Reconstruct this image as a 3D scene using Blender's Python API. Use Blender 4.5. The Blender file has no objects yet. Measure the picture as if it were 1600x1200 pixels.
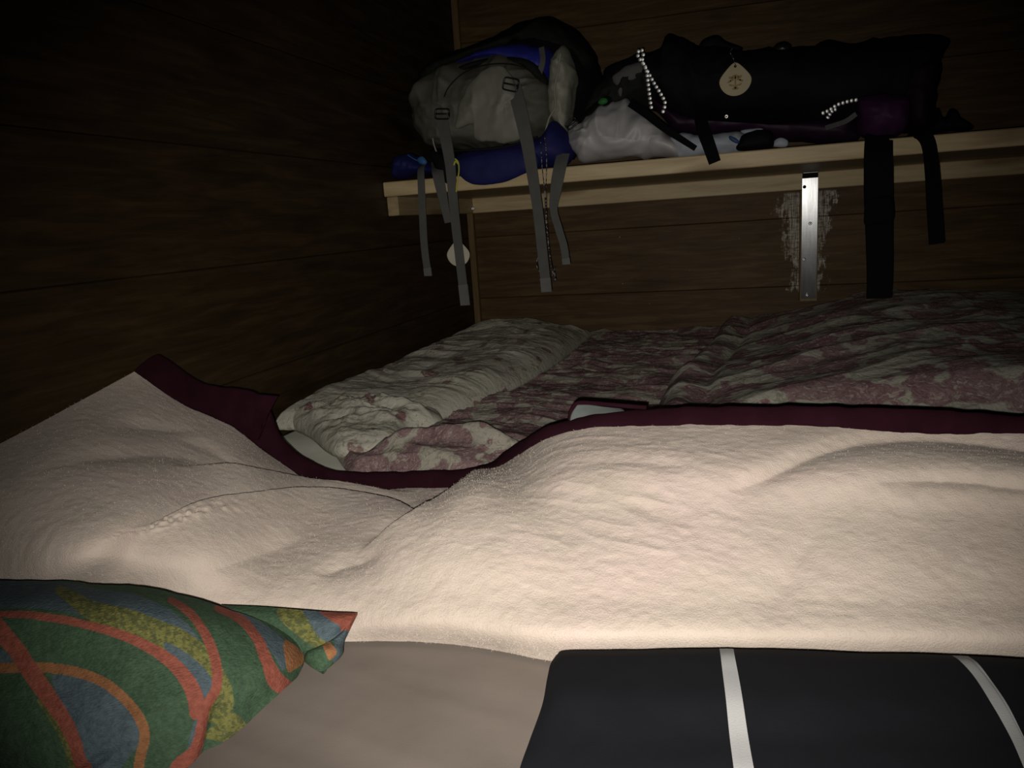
import bpy, math
import numpy as np
from mathutils import Matrix, Vector
S = bpy.context.scene
C = S.collection
rng = np.random.RandomState(7)

# ------------------------------------------------------------------ camera
CZ = 0.855                                  # eye height of the phone above the floor
F, YAW, PITCH, ROLL = 1223.4, 0.2944, 0.2037, 0.0673
cam_d = bpy.data.cameras.new('camera'); cam = bpy.data.objects.new('camera', cam_d); C.objects.link(cam)
cam_d.sensor_width = 36; cam_d.lens = 36*F/1600; cam_d.clip_start = 0.01
RM = Matrix.Rotation(YAW, 3, 'Z') @ Matrix.Rotation(math.pi/2-PITCH, 3, 'X') @ Matrix.Rotation(-ROLL, 3, 'Z')
cam.matrix_world = Matrix.Translation((0, 0, CZ)) @ RM.to_4x4()
S.camera = cam
R = np.array(RM)

# ------------------------------------------------------------------ light: the phone's flash beside the lens
w = bpy.data.worlds.new('night'); S.world = w; w.use_nodes = True
w.node_tree.nodes['Background'].inputs[0].default_value = (0.6, 0.7, 1.0, 1)
w.node_tree.nodes['Background'].inputs[1].default_value = 0.0006
ld = bpy.data.lights.new('phone_flash', 'SPOT'); fl = bpy.data.objects.new('phone_flash', ld); C.objects.link(fl)
ld.energy = 35; ld.color = (1.0, 0.94, 0.86); ld.shadow_soft_size = 0.0022
ld.spot_size = math.radians(86); ld.spot_blend = 1.0
fl.location = Vector((0, 0, CZ)) + RM @ Vector((-0.006, -0.010, 0.0))
aim = Vector(R @ np.array([(845-800)/F, -(630-600)/F, -1.0]))
fl.rotation_euler = aim.to_track_quat('-Z', 'Y').to_euler()
S.view_settings.view_transform = 'Standard'; S.view_settings.look = 'None'
S.view_settings.gamma = 1; S.view_settings.use_curve_mapping = False
S.view_settings.exposure = 0.0

# ------------------------------------------------------------------ helpers
def ray(px, py):
    px = np.asarray(px, float); py = np.asarray(py, float)
    d = np.stack([(px-800)/F, -(py-600)/F, -np.ones_like(px)], -1)
    return d @ R.T
def atY(px, py, Y):
    d = ray(px, py); p = d*(np.asarray(Y)/d[..., 1])[..., None]; p[..., 2] += CZ; return p
def atX(px, py, X):
    d = ray(px, py); p = d*(np.asarray(X)/d[..., 0])[..., None]; p[..., 2] += CZ; return p
def atZ(px, py, Z):
    d = ray(px, py); p = d*((np.asarray(Z)-CZ)/d[..., 2])[..., None]; p[..., 2] += CZ; return p
def pix(P):
    c = (np.asarray(P)-np.array([0, 0, CZ])) @ R
    return 800+F*c[..., 0]/-c[..., 2], 600-F*c[..., 1]/-c[..., 2]

def hash3(i, j, k):
    n = (i*374761393 + j*668265263 + k*2147483647//3 + 12345) & 0xffffffff
    n = ((n ^ (n >> 13))*1274126177) & 0xffffffff
    n = ((n ^ (n >> 16))*2246822519) & 0xffffffff
    return ((n ^ (n >> 15)) & 0xffff)/32767.5-1
def noise(x, y, z=0.0):
    x, y, z = np.broadcast_arrays(np.asarray(x, float), np.asarray(y, float), np.asarray(z, float))
    i, j, k = np.floor(x).astype(np.int64), np.floor(y).astype(np.int64), np.floor(z).astype(np.int64)
    f, g, h = x-i, y-j, z-k
    f = f*f*f*(f*(f*6-15)+10); g = g*g*g*(g*(g*6-15)+10); h = h*h*(3-2*h)
    o = 0
    for a in (0, 1):
        for b in (0, 1):
            for c in (0, 1):
                o = o+hash3(i+a, j+b, k+c)*(f if a else 1-f)*(g if b else 1-g)*(h if c else 1-h)
    return o
def fbm(x, y, z=0.0, o=3):
    s = 0; a = 1
    for q in range(o):
        s = s+a*noise(np.asarray(x)*2**q, np.asarray(y)*2**q, np.asarray(z)+q*7.3); a *= .5
    return s
def sstep(a, b, x):
    t = np.clip((x-a)/(b-a), 0, 1); return t*t*(3-2*t)
def crease(x, y, z=0., o=3):                    # sharp-crested folds
    s = 0; a = 1
    for q in range(o):
        s = s+a*(1-2*np.abs(noise(np.asarray(x)*2**q, np.asarray(y)*2**q, z+q*3.7))); a *= .5
    return s

def spline(P, n, closed=False):
    P = np.asarray(P, float); m = len(P)
    t = np.linspace(0, m if closed else m-1, n, endpoint=not closed)
    i = np.minimum(np.floor(t).astype(int), m-1 if closed else m-2); f = (t-i)[(...,)+(None,)*(P.ndim-1)]
    if closed: g = lambda k: P[k % m]
    else:
        def g(k):
            v = P[np.clip(k, 0, m-1)].copy()
            v = np.where((k < 0)[(...,)+(None,)*(P.ndim-1)], 2*P[0]-P[1], v)
            return np.where((k > m-1)[(...,)+(None,)*(P.ndim-1)], 2*P[-1]-P[-2], v)
    a, b, c, d = g(i-1), g(i), g(i+1), g(i+2)
    return .5*((2*b)+(c-a)*f+(2*a-5*b+4*c-d)*f*f+(3*b-a-3*c+d)*f**3)
def grid2(G, nu, nv):                             # control grid (cols, rows, k) -> (nu, nv, k)
    A = spline(np.asarray(G, float), nu)
    return np.swapaxes(spline(np.swapaxes(A, 0, 1), nv), 0, 1)

def link(name, verts, faces, mats, parent=None, smooth=True, mi=None):
    me = bpy.data.meshes.new(name)
    me.from_pydata(np.asarray(verts, float).tolist(), [], faces if isinstance(faces, list) else faces.tolist())
    o = bpy.data.objects.new(name, me); C.objects.link(o)
    for m in (mats if isinstance(mats, (list, tuple)) else [mats]): me.materials.append(m)
    if smooth: me.polygons.foreach_set('use_smooth', [True]*len(me.polygons))
    if mi is not None: me.polygons.foreach_set('material_index', np.asarray(mi, np.int32))
    me.update()
    if parent is not None:
        o.parent = parent
        if parent.location.length > 0: o.matrix_parent_inverse = Matrix.Translation(-parent.location)
    return o
def gridfaces(nu, nv, wrapu=False, flip=False):
    i, j = np.meshgrid(np.arange(nu if wrapu else nu-1), np.arange(nv-1), indexing='ij')
    a = i*nv+j; b = ((i+1) % nu)*nv+j
    f = np.stack([a, b, b+1, a+1], -1).reshape(-1, 4)
    return f[:, ::-1] if flip else f
def attr(o, name, col):
    a = o.data.color_attributes.new(name, 'FLOAT_COLOR', 'POINT')
    c = np.ones((len(o.data.vertices), 4), np.float32); c[:, :3] = col
    a.data.foreach_set('color', c.ravel())
def sheetmesh(name, P, mat, parent=None, thick=0.004, mi=None):
    """a cloth of real thickness from a grid of points, top first"""
    nu, nv = P.shape[:2]
    du = np.gradient(P, axis=0); dv = np.gradient(P, axis=1)
    N = np.cross(du, dv); N /= np.linalg.norm(N, axis=-1, keepdims=True)+1e-12
    s = 1 if N[..., 2].mean() > 0 else -1
    N *= s
    top = P.reshape(-1, 3); bot = (P-N*thick).reshape(-1, 3); n = nu*nv
    f = gridfaces(nu, nv, flip=s < 0); g = gridfaces(nu, nv, flip=s > 0)+n
    ring = [i*nv for i in range(nu)]+[(nu-1)*nv+j for j in range(1, nv)]+[i*nv+nv-1 for i in range(nu-2, -1, -1)]+[j for j in range(nv-2, 0, -1)]
    r = np.array(ring); r2 = np.roll(r, -1)
    e = np.stack([r2, r, r+n, r2+n], -1)
    if s < 0: e = e[:, ::-1]
    m2 = None
    if mi is not None: m2 = np.concatenate([mi, mi, np.zeros(len(e), int)])
    return link(name, np.concatenate([top, bot]), np.concatenate([f, g, e]), mat, parent, True, m2)
def box(name, a, b, mat, parent=None, bev=0.0015):
    a = np.array(a, float); b = np.array(b, float); c = (a+b)/2; h = (b-a)/2
    e = min(bev, h.min()*.6)
    V = []; 
    for sx in (-1, 1):
        for sy in (-1, 1):
            for sz in (-1, 1):
                s = np.array([sx, sy, sz])
                for k in range(3):
                    d = h-e; d[k] = h[k]; V.append(c+s*d)
    idx = lambda sx, sy, sz, k: ((sx*2+sy)*2+sz)*3+k
    Fc = []
    for k in range(3):
        for s in (0, 1):
            q = []
            for (u, v) in ((0, 0), (1, 0), (1, 1), (0, 1)):
                t = [0, 0, 0]; t[k] = s; t[(k+1) % 3] = u; t[(k+2) % 3] = v; q.append(idx(*t, k))
            Fc.append(q if s else q[::-1])
    for k in range(3):                                   # edges along axis k
        i, j = (k+1) % 3, (k+2) % 3
        for u in (0, 1):
            for v in (0, 1):
                t0 = [0, 0, 0]; t0[i] = u; t0[j] = v; t1 = list(t0); t1[k] = 1
                q = [idx(*t0, i), idx(*t0, j), idx(*t1, j), idx(*t1, i)]
                if u == v: q = q[::-1]
                Fc.append(q)
    for x in (0, 1):
        for y in (0, 1):
            for z in (0, 1):
                q = [idx(x, y, z, 0), idx(x, y, z, 1), idx(x, y, z, 2)]
                if (x+y+z) % 2 == 0: q = q[::-1]
                Fc.append(q)
    return link(name, np.array(V), Fc, mat, parent, False)
def tube(name, pts, r, mat, parent=None, n=8, seg=None, closed=False):
    P = np.asarray(pts, float)
    if seg: P = spline(P, seg, closed)
    m = len(P); T = np.gradient(P, axis=0); T /= np.linalg.norm(T, axis=1, keepdims=True)+1e-9
    r = np.broadcast_to(np.asarray(r, float), (m,)) if np.ndim(r) == 0 or len(r) == m else np.interp(np.linspace(0, 1, m), np.linspace(0, 1, len(r)), r)
    up = np.array([.13, -.9, .3]); V = []
    for p, t, q in zip(P, T, r):
        a = np.cross(t, up); a /= np.linalg.norm(a)+1e-9; b = np.cross(t, a); up = -np.cross(t, a)*-1 if False else up
        th = np.arange(n)*2*np.pi/n
        V.append(p+q*(np.cos(th)[:, None]*a+np.sin(th)[:, None]*b))
    V = np.array(V).reshape(-1, 3); f = []
    for i in range(m-1):
        for j in range(n):
            f.append([i*n+j, i*n+(j+1) % n, (i+1)*n+(j+1) % n, (i+1)*n+j])
    f.append(list(range(n))[::-1]); f.append([(m-1)*n+j for j in range(n)])
    return link(name, V, f, mat, parent)
def blob(name, outline, Y, T, mat, parent=None, spine=None, Tb=None, wr=0.0, ws=22., sd=0., n=96, rings=14, p=1.0, tiltY=0., fold=None, Yf=None):
    """a stuffed body: outline at distance Y, bulging T to the front and Tb to the back"""
    Tb = T if Tb is None else Tb
    O = spline(np.array(outline, float), n, True)
    Yv = Y(O[:, 0], O[:, 1]) if callable(Y) else np.full(n, float(Y))
    W = atY(O[:, 0], O[:, 1], Yv)
    c = W.mean(0)
    if spine is None: near = np.repeat(c[None], n, 0)
    else:
        a = atY(*spine[0], Y(*spine[0]) if callable(Y) else Y); b = atY(*spine[1], Y(*spine[1]) if callable(Y) else Y)
        ab = b-a; t = np.clip(((W-a)@ab)/(ab@ab), 0, 1); near = a+t[:, None]*ab
    V = []; th = np.linspace(-math.pi/2, math.pi/2, 2*rings+1)
    for a in th:
        k = math.cos(a)**p; s = math.sin(a)
        V.append(near+(W-near)*max(k, .0)+np.array([0, -1, 0])*(T if s > 0 else Tb)*s)
    V = np.array(V)                                     # (2r+1, n, 3)
    if wr:
        dirn = V-near[None]; dirn /= np.linalg.norm(dirn, axis=-1, keepdims=True)+1e-9
        px, py = V[..., 0]*ws, V[..., 2]*ws
        d = wr*(crease(px+sd, py+sd*.7+.3*noise(px, py), V[..., 1]*ws*.6, 3)*.5-.3)
        dirn[..., 1] -= .2
        V = V+dirn*d[..., None]
    if fold is not None: V = fold(V)
    m = 2*rings+1
    f = gridfaces(m, n)
    f = [list(q) for q in f]+[[i*n+n-1, (i+1)*n+n-1, (i+1)*n, i*n] for i in range(m-1)]
    return link(name, V.reshape(-1, 3), [q[::-1] for q in f], mat, parent)
def strap(name, pts, w, mat, parent=None, thick=0.0016, n=40, twist=None, tab=None):
    """webbing: pts (px, py, Y); w widths in metres at the points; lies facing the viewer, real thickness"""
    A = np.array(pts, float); A = spline(A, n)
    P = atY(A[:, 0], A[:, 1], A[:, 2]); T = np.gradient(P, axis=0); T /= np.linalg.norm(T, axis=1, keepdims=True)
    wv = np.interp(np.linspace(0, 1, n), np.linspace(0, 1, len(w)), w)
    V = []
    for i in range(n):
        vw = np.array([0, -1., 0.])
        if twist: 
            an = np.interp(i/(n-1), np.linspace(0, 1, len(twist)), twist); vw = np.array([math.sin(an), -math.cos(an), 0])
        s = np.cross(T[i], vw); s /= np.linalg.norm(s); nn = np.cross(s, T[i]); nn /= np.linalg.norm(nn)
        if nn[1] > 0: nn = -nn
        h = wv[i]/2; k = thick/2
        V += [P[i]-s*h-nn*k, P[i]-s*h*.96+nn*k, P[i]+s*h*.96+nn*k, P[i]+s*h-nn*k]
    f = []
    for i in range(n-1):
        for j in range(4):
            f.append([i*4+j, i*4+(j+1) % 4, i*4+4+(j+1) % 4, i*4+4+j])
    f += [[3, 2, 1, 0], [4*n-4, 4*n-3, 4*n-2, 4*n-1]]
    o = link(name, V, f, mat, parent, False)
    if tab:                                              # sewn fold at the end
        q = pts[-1]; q0 = A[int(n*.93)]
        strap('stitched_end', [(q0[0], q0[1], q0[2]-.0015), ((q0[0]+q[0])/2, (q0[1]+q[1])/2, q[2]-.0025), (q[0], q[1]+1, q[2]-.0015)], [w[-1]*1.08]*2, M['webend'], o, .003, 6)
    return o
def piping(pts, Y, r, mat, par, name='piping', seg=40):
    A = np.array(pts, float); return tube(name, atY(A[:, 0], A[:, 1], Y), r, mat, par, 8, seg)
def empty(name, loc):
    o = bpy.data.objects.new(name, None); C.objects.link(o); o.location = loc; o.empty_display_size = .05; return o
def tag(o, label=None, cat=None, group=None, kind=None):
    for k, v in (('label', label), ('category', cat), ('group', group), ('kind', kind)):
        if v: o[k] = v
    return o

# ------------------------------------------------------------------ materials
def newmat(name, rough=.8, spec=.3, metal=0.):
    m = bpy.data.materials.new(name); m.use_nodes = True; nt = m.node_tree; b = nt.nodes['Principled BSDF']
    b.inputs['Roughness'].default_value = rough; b.inputs['Specular IOR Level'].default_value = spec; b.inputs['Metallic'].default_value = metal
    return m, nt, b
def nd(nt, t, **kw):
    n = nt.nodes.new(t)
    for k, v in kw.items(): setattr(n, k, v)
    return n
def ramp(nt, fac, stops, interp='LINEAR'):
    r = nd(nt, 'ShaderNodeValToRGB'); r.color_ramp.interpolation = interp
    e = r.color_ramp.elements
    while len(e) > len(stops): e.remove(e[-1])
    while len(e) < len(stops): e.new(.5)
    for q, (p, c) in zip(e, stops): q.position = p; q.color = (*c, 1) if len(c) == 3 else c
    nt.links.new(fac, r.inputs[0]); return r.outputs[0]
def coords(nt, scale=(1, 1, 1), kind='Object', rnd=False):
    tc = nd(nt, 'ShaderNodeTexCoord'); mp = nd(nt, 'ShaderNodeMapping'); mp.inputs['Scale'].default_value = scale
    src = tc.outputs[kind]
    if rnd:
        oi = nd(nt, 'ShaderNodeObjectInfo'); ml = nd(nt, 'ShaderNodeVectorMath', operation='SCALE'); 
        ml.inputs[0].default_value = (37., 51., 83.); nt.links.new(oi.outputs['Random'], ml.inputs['Scale'])
        ad = nd(nt, 'ShaderNodeVectorMath', operation='ADD'); nt.links.new(src, ad.inputs[0]); nt.links.new(ml.outputs[0], ad.inputs[1]); src = ad.outputs[0]
    nt.links.new(src, mp.inputs[0]); return mp.outputs[0]
def ntex(nt, vec, scale, detail=3, rough=.5, dist=0.):
    n = nd(nt, 'ShaderNodeTexNoise'); n.inputs['Scale'].default_value = scale; n.inputs['Detail'].default_value = detail
    n.inputs['Roughness'].default_value = rough; n.inputs['Distortion'].default_value = dist
    nt.links.new(vec, n.inputs['Vector']); return n.outputs['Fac']
def bump(nt, b, h, dist, strength=1.0, prev=None):
    n = nd(nt, 'ShaderNodeBump'); n.inputs['Distance'].default_value = dist; n.inputs['Strength'].default_value = strength
    nt.links.new(h, n.inputs['Height'])
    if prev is not None: nt.links.new(prev, n.inputs['Normal'])
    nt.links.new(n.outputs[0], b.inputs['Normal']); return n.outputs[0]
def mix(nt, fac, a, b, blend='MIX'):
    n = nd(nt, 'ShaderNodeMix', data_type='RGBA', blend_type=blend)
    for s, v in ((0, fac), (6, a), (7, b)):
        if isinstance(v, bpy.types.NodeSocket): nt.links.new(v, n.inputs[s])
        else: n.inputs[s].default_value = v if s == 0 else (*v, 1)
    return n.outputs[2]
def math_(nt, op, a, b=None, c=None, clamp=False):
    n = nd(nt, 'ShaderNodeMath', operation=op); n.use_clamp = clamp
    for i, v in enumerate((a, b, c)):
        if v is None: continue
        if isinstance(v, bpy.types.NodeSocket): nt.links.new(v, n.inputs[i])
        else: n.inputs[i].default_value = v
    return n.outputs[0]

def wood(name, dark, mid, light, axis=0, rough=.4, spec=.4, knots=True, residue_sheen=False, knot=(.016, .008, .003), coat=0., gw=.14):
    m, nt, b = newmat(name, rough, spec)
    sc = [9, 9, 9]; sc[axis] = .9
    v = coords(nt, tuple(sc), rnd=True)
    g = ntex(nt, v, 6, 5, .62, .6)
    sc2 = [60, 60, 60]; sc2[axis] = 2.
    v2 = coords(nt, tuple(sc2), rnd=True); g2 = ntex(nt, v2, 4, 3, .6)
    f = math_(nt, 'ADD', math_(nt, 'MULTIPLY', g, 1-gw), math_(nt, 'MULTIPLY', g2, gw))
    c = ramp(nt, f, [(.30, dark), (.5, mid), (.68, light)])
    if knots:
        s3 = [7., 7., 7.]; s3[axis] = 2.2
        v3 = coords(nt, tuple(s3), rnd=True)
        vo = nd(nt, 'ShaderNodeTexVoronoi'); vo.inputs['Scale'].default_value = 1.; nt.links.new(v3, vo.inputs['Vector'])
        k = ramp(nt, math_(nt, 'ADD', vo.outputs['Distance'], math_(nt, 'MULTIPLY', ntex(nt, v3, 5, 3), .12)), [(.15, (1, 1, 1)), (.27, (0, 0, 0))])
        c = mix(nt, math_(nt, 'MULTIPLY', k, .75), c, knot)
    bp = bump(nt, b, g2, .0006, .6)
    if residue_sheen:                                          # varnish drips by the bracket board, their flash sheen painted as pale streaks
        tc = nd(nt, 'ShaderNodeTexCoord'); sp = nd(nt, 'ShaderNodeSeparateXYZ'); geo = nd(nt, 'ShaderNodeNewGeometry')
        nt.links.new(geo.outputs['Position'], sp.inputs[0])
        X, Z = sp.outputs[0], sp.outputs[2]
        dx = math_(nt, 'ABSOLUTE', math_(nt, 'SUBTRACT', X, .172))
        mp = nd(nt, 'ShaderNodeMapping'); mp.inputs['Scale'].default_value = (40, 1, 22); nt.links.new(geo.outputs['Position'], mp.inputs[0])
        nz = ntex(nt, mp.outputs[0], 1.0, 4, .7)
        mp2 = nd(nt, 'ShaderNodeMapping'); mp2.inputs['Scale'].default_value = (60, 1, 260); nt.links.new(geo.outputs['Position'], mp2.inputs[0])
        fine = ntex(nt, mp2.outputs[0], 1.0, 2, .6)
        # reach of the pale streaks grows towards the top
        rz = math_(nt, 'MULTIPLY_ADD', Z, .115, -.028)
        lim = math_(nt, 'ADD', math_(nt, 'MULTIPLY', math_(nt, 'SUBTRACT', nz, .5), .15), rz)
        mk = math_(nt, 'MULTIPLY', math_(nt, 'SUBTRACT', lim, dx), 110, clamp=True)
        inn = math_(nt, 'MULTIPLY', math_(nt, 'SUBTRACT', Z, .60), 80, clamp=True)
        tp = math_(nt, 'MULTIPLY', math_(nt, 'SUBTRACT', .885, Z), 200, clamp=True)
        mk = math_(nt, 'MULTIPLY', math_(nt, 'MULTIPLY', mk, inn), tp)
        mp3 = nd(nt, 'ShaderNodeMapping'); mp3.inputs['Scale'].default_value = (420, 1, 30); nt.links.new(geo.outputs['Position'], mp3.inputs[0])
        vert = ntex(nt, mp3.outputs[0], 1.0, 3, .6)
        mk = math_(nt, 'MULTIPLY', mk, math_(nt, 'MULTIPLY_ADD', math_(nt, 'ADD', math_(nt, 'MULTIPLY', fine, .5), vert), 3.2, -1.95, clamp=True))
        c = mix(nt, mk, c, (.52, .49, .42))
    nt.links.new(c, b.inputs['Base Color'])
    if coat: b.inputs['Coat Weight'].default_value = coat; b.inputs['Coat Roughness'].default_value = .22
    return m
def fabric(name, col, rough=.85, weave=900, bmp=.0002, var=.15, spec=.25, sheen=0., scale2=30):
    m, nt, b = newmat(name, rough, spec)
    v = coords(nt)
    n1 = ntex(nt, v, scale2, 4, .6); n2 = ntex(nt, v, weave, 2, .5)
    lo = tuple(c*(1-var) for c in col); hi = tuple(min(1, c*(1+var)) for c in col)
    nt.links.new(ramp(nt, n1, [(.3, lo), (.7, hi)]), b.inputs['Base Color'])
    bump(nt, b, n2, bmp, .7)
    if sheen: b.inputs['Sheen Weight'].default_value = sheen
    return m
M = {}
M['wall_wood'] = wood('stained wall boards', (.046, .026, .0098), (.080, .047, .0185), (.125, .078, .033), 0, .55, .16, residue_sheen=True)
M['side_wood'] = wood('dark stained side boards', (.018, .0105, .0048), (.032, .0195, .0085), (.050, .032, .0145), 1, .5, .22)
M['gap'] = wood('board gap shadow wood', (.006, .003, .001), (.01, .005, .002), (.014, .008, .003), 0, .9, .1, False)
M['pine'] = wood('planed pine', (.37, .275, .14), (.49, .385, .215), (.57, .46, .27), 0, .5, .35, True, knot=(.16, .085, .03))
M['pine_y'] = wood('planed pine sideways', (.26, .19, .095), (.34, .26, .14), (.40, .31, .175), 1, .55, .3, True, knot=(.14, .07, .03))
M['batten'] = wood('brown batten', (.10, .062, .024), (.14, .09, .037), (.18, .12, .05), 2, .6, .25, False)
M['pad_wood'] = wood('bare backing wood', (.15, .10, .045), (.20, .14, .06), (.26, .19, .09), 2, .55, .3, False)
M['floor_wood'] = wood('worn floor boards', (.03, .018, .008), (.06, .035, .015), (.09, .055, .025), 1, .6, .3)
def metal(name, col, rough):
    m, nt, b = newmat(name, rough, .5, 1.); v = coords(nt, (30, 30, 4)); n = ntex(nt, v, 4, 4, .6)
    nt.links.new(ramp(nt, n, [(.3, tuple(c*.7 for c in col)), (.7, col)]), b.inputs['Base Color']); bump(nt, b, n, .0003, .3); return m
M['zinc'] = metal('galvanised steel', (.17, .175, .18), .25)
M['screw'] = metal('bright screw', (.8, .78, .74), .35)
M['bead'] = metal('reflective yarn', (1., 1., 1.), .5)
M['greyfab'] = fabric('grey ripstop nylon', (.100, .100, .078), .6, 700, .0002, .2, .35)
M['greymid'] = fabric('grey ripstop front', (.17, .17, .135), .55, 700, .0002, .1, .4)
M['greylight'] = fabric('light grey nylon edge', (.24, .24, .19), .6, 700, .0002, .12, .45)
M['bluefab'] = fabric('royal blue nylon', (.020, .024, .24), .55, 700, .0002, .2, .4)
M['navyfab'] = fabric('deep blue nylon', (.009, .010, .085), .7, 700, .0002, .2, .3)
M['lightblue'] = fabric('light blue plastic', (.03, .11, .26), .5)
M['blackfab'] = fabric('black nylon', (.0045, .0045, .0052), .75, 700, .0003, .25, .12)
M['darkgrey'] = fabric('charcoal padding', (.0085, .009, .008), .8, 500, .0003, .25, .2)
M['web'] = fabric('grey webbing', (.088, .090, .086), .8, 1200, .0003, .1, .2)
M['webend'] = fabric('stitched webbing end', (.12, .122, .118), .7, 1200, .0003, .1, .3)
M['webblack'] = fabric('black webbing', (.0035, .0035, .0040), .85, 1200, .0003, .1, .08)
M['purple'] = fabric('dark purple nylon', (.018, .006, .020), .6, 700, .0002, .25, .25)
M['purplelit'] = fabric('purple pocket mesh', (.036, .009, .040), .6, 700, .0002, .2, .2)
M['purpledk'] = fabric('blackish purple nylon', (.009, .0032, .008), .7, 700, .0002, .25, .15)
M['plastic'] = fabric('white plastic film', (.40, .395, .40), .5, 60, .0006, .06, .5)
M['whitething'] = fabric('pale blue white plastic', (.33, .36, .41), .6, 60, .0006, .1, .4)
M['blueprint'] = fabric('blue print', (.03, .06, .16), .5)
M['buckle'] = fabric('black buckle plastic', (.010, .010, .010), .35, 300, .0001, .1, .4)
M['yellow'] = fabric('yellow cord', (.42, .44, .05), .7)
M['green'] = fabric('green tab', (.02, .14, .03), .6)
M['tagwood'] = fabric('pale birch ply', (.42, .36, .235), .7, 300, .0001, .06)
M['tagpale'] = fabric('cream birch ply', (.50, .46, .37), .7, 300, .0001, .05)
M['burnt'] = fabric('burnt engraving', (.27, .20, .09), .8)
M['mattress'] = fabric('mattress ticking', (.35, .33, .30), .9)
M['whitesheet'] = fabric('white cotton sheet', (.78, .80, .70), .85, 800, .0002, .05)
M['satin'] = fabric('grey satin lining', (.13, .145, .14), .55, 500, .0002, .1, .4)
M['hem'] = fabric('burgundy velour binding', (.018, .0046, .0085), .97, 900, .0006, .2, .05)
M['black'] = fabric('black cotton', (.0062, .0064, .0084), .9, 900, .0002, .10, .12)
M['stripe'] = fabric('white printed stripe', (.34, .345, .345), .85, 900, .0002, .03)
def mottled_cord():
    m, nt, b = newmat('black white cord', .7, .3); v = coords(nt); n = ntex(nt, v, 260, 1)
    nt.links.new(ramp(nt, n, [(.52, (.015, .014, .014)), (.58, (.28, .26, .24))]), b.inputs['Base Color']); return m
M['cord'] = mottled_cord()
def fleece():
    m, nt, b = newmat('beige fleece', .95, .1)
    v = coords(nt)
    big = ntex(nt, v, 7, 4, .55, .3); mid = ntex(nt, v, 60, 4, .6, .5); fine = ntex(nt, v, 650, 3, .6)
    c = ramp(nt, big, [(.34, (.44, .372, .318)), (.5, (.50, .428, .365)), (.66, (.54, .438, .392))])
    c = mix(nt, math_(nt, 'MULTIPLY', ramp(nt, mid, [(.35, (0, 0, 0)), (.7, (1, 1, 1))]), .25), c, (.62, .55, .48))
    nt.links.new(c, b.inputs['Base Color'])
    b.inputs['Sheen Weight'].default_value = .1; b.inputs['Sheen Roughness'].default_value = .5
    p = bump(nt, b, mid, .0022, .45); bump(nt, b, fine, .0010, .8, p)
    return m
M['fleece'] = fleece()
def beige_sheet():
    m, nt, b = newmat('taupe cotton sheet', .9, .15); v = coords(nt); n = ntex(nt, v, 14, 3); f = ntex(nt, v, 1200, 2)
    nt.links.new(ramp(nt, n, [(.3, (.168, .141, .122)), (.7, (.195, .165, .142))]), b.inputs['Base Color'])
    p = bump(nt, b, n, .004, .3); bump(nt, b, f, .0002, .6, p); return m
M['taupe'] = beige_sheet()
def roses(name, base, pal, density, scale, leaf=(.18, .19, .12)):
    """printed roses: petals are warped rings round voronoi seeds, leaves between"""
    m, nt, b = newmat(name, .85, .2)
    v0 = coords(nt)
    nv = nd(nt, 'ShaderNodeTexNoise'); nv.inputs['Scale'].default_value = scale*1.6; nv.inputs['Detail'].default_value = 3; nt.links.new(v0, nv.inputs['Vector'])
    vm = nd(nt, 'ShaderNodeVectorMath', operation='MULTIPLY_ADD'); vm.inputs[1].default_value = (1.1/scale,)*3
    nt.links.new(nv.outputs['Color'], vm.inputs[0]); nt.links.new(v0, vm.inputs[2]); v = vm.outputs[0]
    vo = nd(nt, 'ShaderNodeTexVoronoi'); vo.inputs['Scale'].default_value = scale; nt.links.new(v, vo.inputs['Vector'])
    d = vo.outputs['Distance']
    flower = ramp(nt, d, [(.0, (1, 1, 1)), (density, (1, 1, 1)), (density+.05, (0, 0, 0))])
    petals = ntex(nt, v, scale*6, 3, .6, 1.2)
    pc = ramp(nt, petals, [(.3, pal[0]), (.45, pal[1]), (.58, pal[2]), (.7, base)])
    ol = ramp(nt, petals, [(.505, (0, 0, 0)), (.52, (1, 1, 1)), (.535, (1, 1, 1)), (.55, (0, 0, 0))])
    pc = mix(nt, math_(nt, 'MULTIPLY', ol, .7), pc, tuple(q*.45 for q in pal[0]))
    ring = math_(nt, 'SINE', math_(nt, 'MULTIPLY', d, 46.))
    pc = mix(nt, math_(nt, 'MULTIPLY', math_(nt, 'GREATER_THAN', ring, .55), .5), pc, pal[0])
    c = mix(nt, flower, base, pc)
    lf = ntex(nt, v, scale*3.1, 2, .5, 2.0)
    lm = ramp(nt, lf, [(.57, (0, 0, 0)), (.60, (1, 1, 1)), (.66, (1, 1, 1)), (.68, (0, 0, 0))])
    inv = math_(nt, 'SUBTRACT', 1., flower)
    near = ramp(nt, d, [(density+.30, (1, 1, 1)), (density+.36, (0, 0, 0))])
    c = mix(nt, math_(nt, 'MULTIPLY', math_(nt, 'MULTIPLY', lm, inv), math_(nt, 'MULTIPLY', near, .8)), c, leaf)
    c = mix(nt, math_(nt, 'MULTIPLY', ramp(nt, ntex(nt, v0, 4, 3), [(.4, (0, 0, 0)), (.7, (1, 1, 1))]), .25), c, tuple(q*.8 for q in base))
    nt.links.new(c, b.inputs['Base Color'])
    p = bump(nt, b, ntex(nt, v0, 55, 5, .62, .8), .005, .75); bump(nt, b, ntex(nt, v0, 1200, 1), .0001, .5, p)
    return m
PAL = [(.125, .060, .072), (.20, .118, .125), (.30, .205, .205)]
M['rose_quilt'] = roses('crowded dusty rose print', (.35, .325, .275), PAL, .56, 21)
M['rose_duvet'] = roses('large rose print', (.34, .33, .28), PAL, .50, 13)
M['rose_pillow'] = roses('small scattered rose print', (.44, .43, .36), [(.13, .06, .07), (.20, .12, .11), (.33, .25, .21)], .20, 14, (.25, .22, .15))

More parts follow.
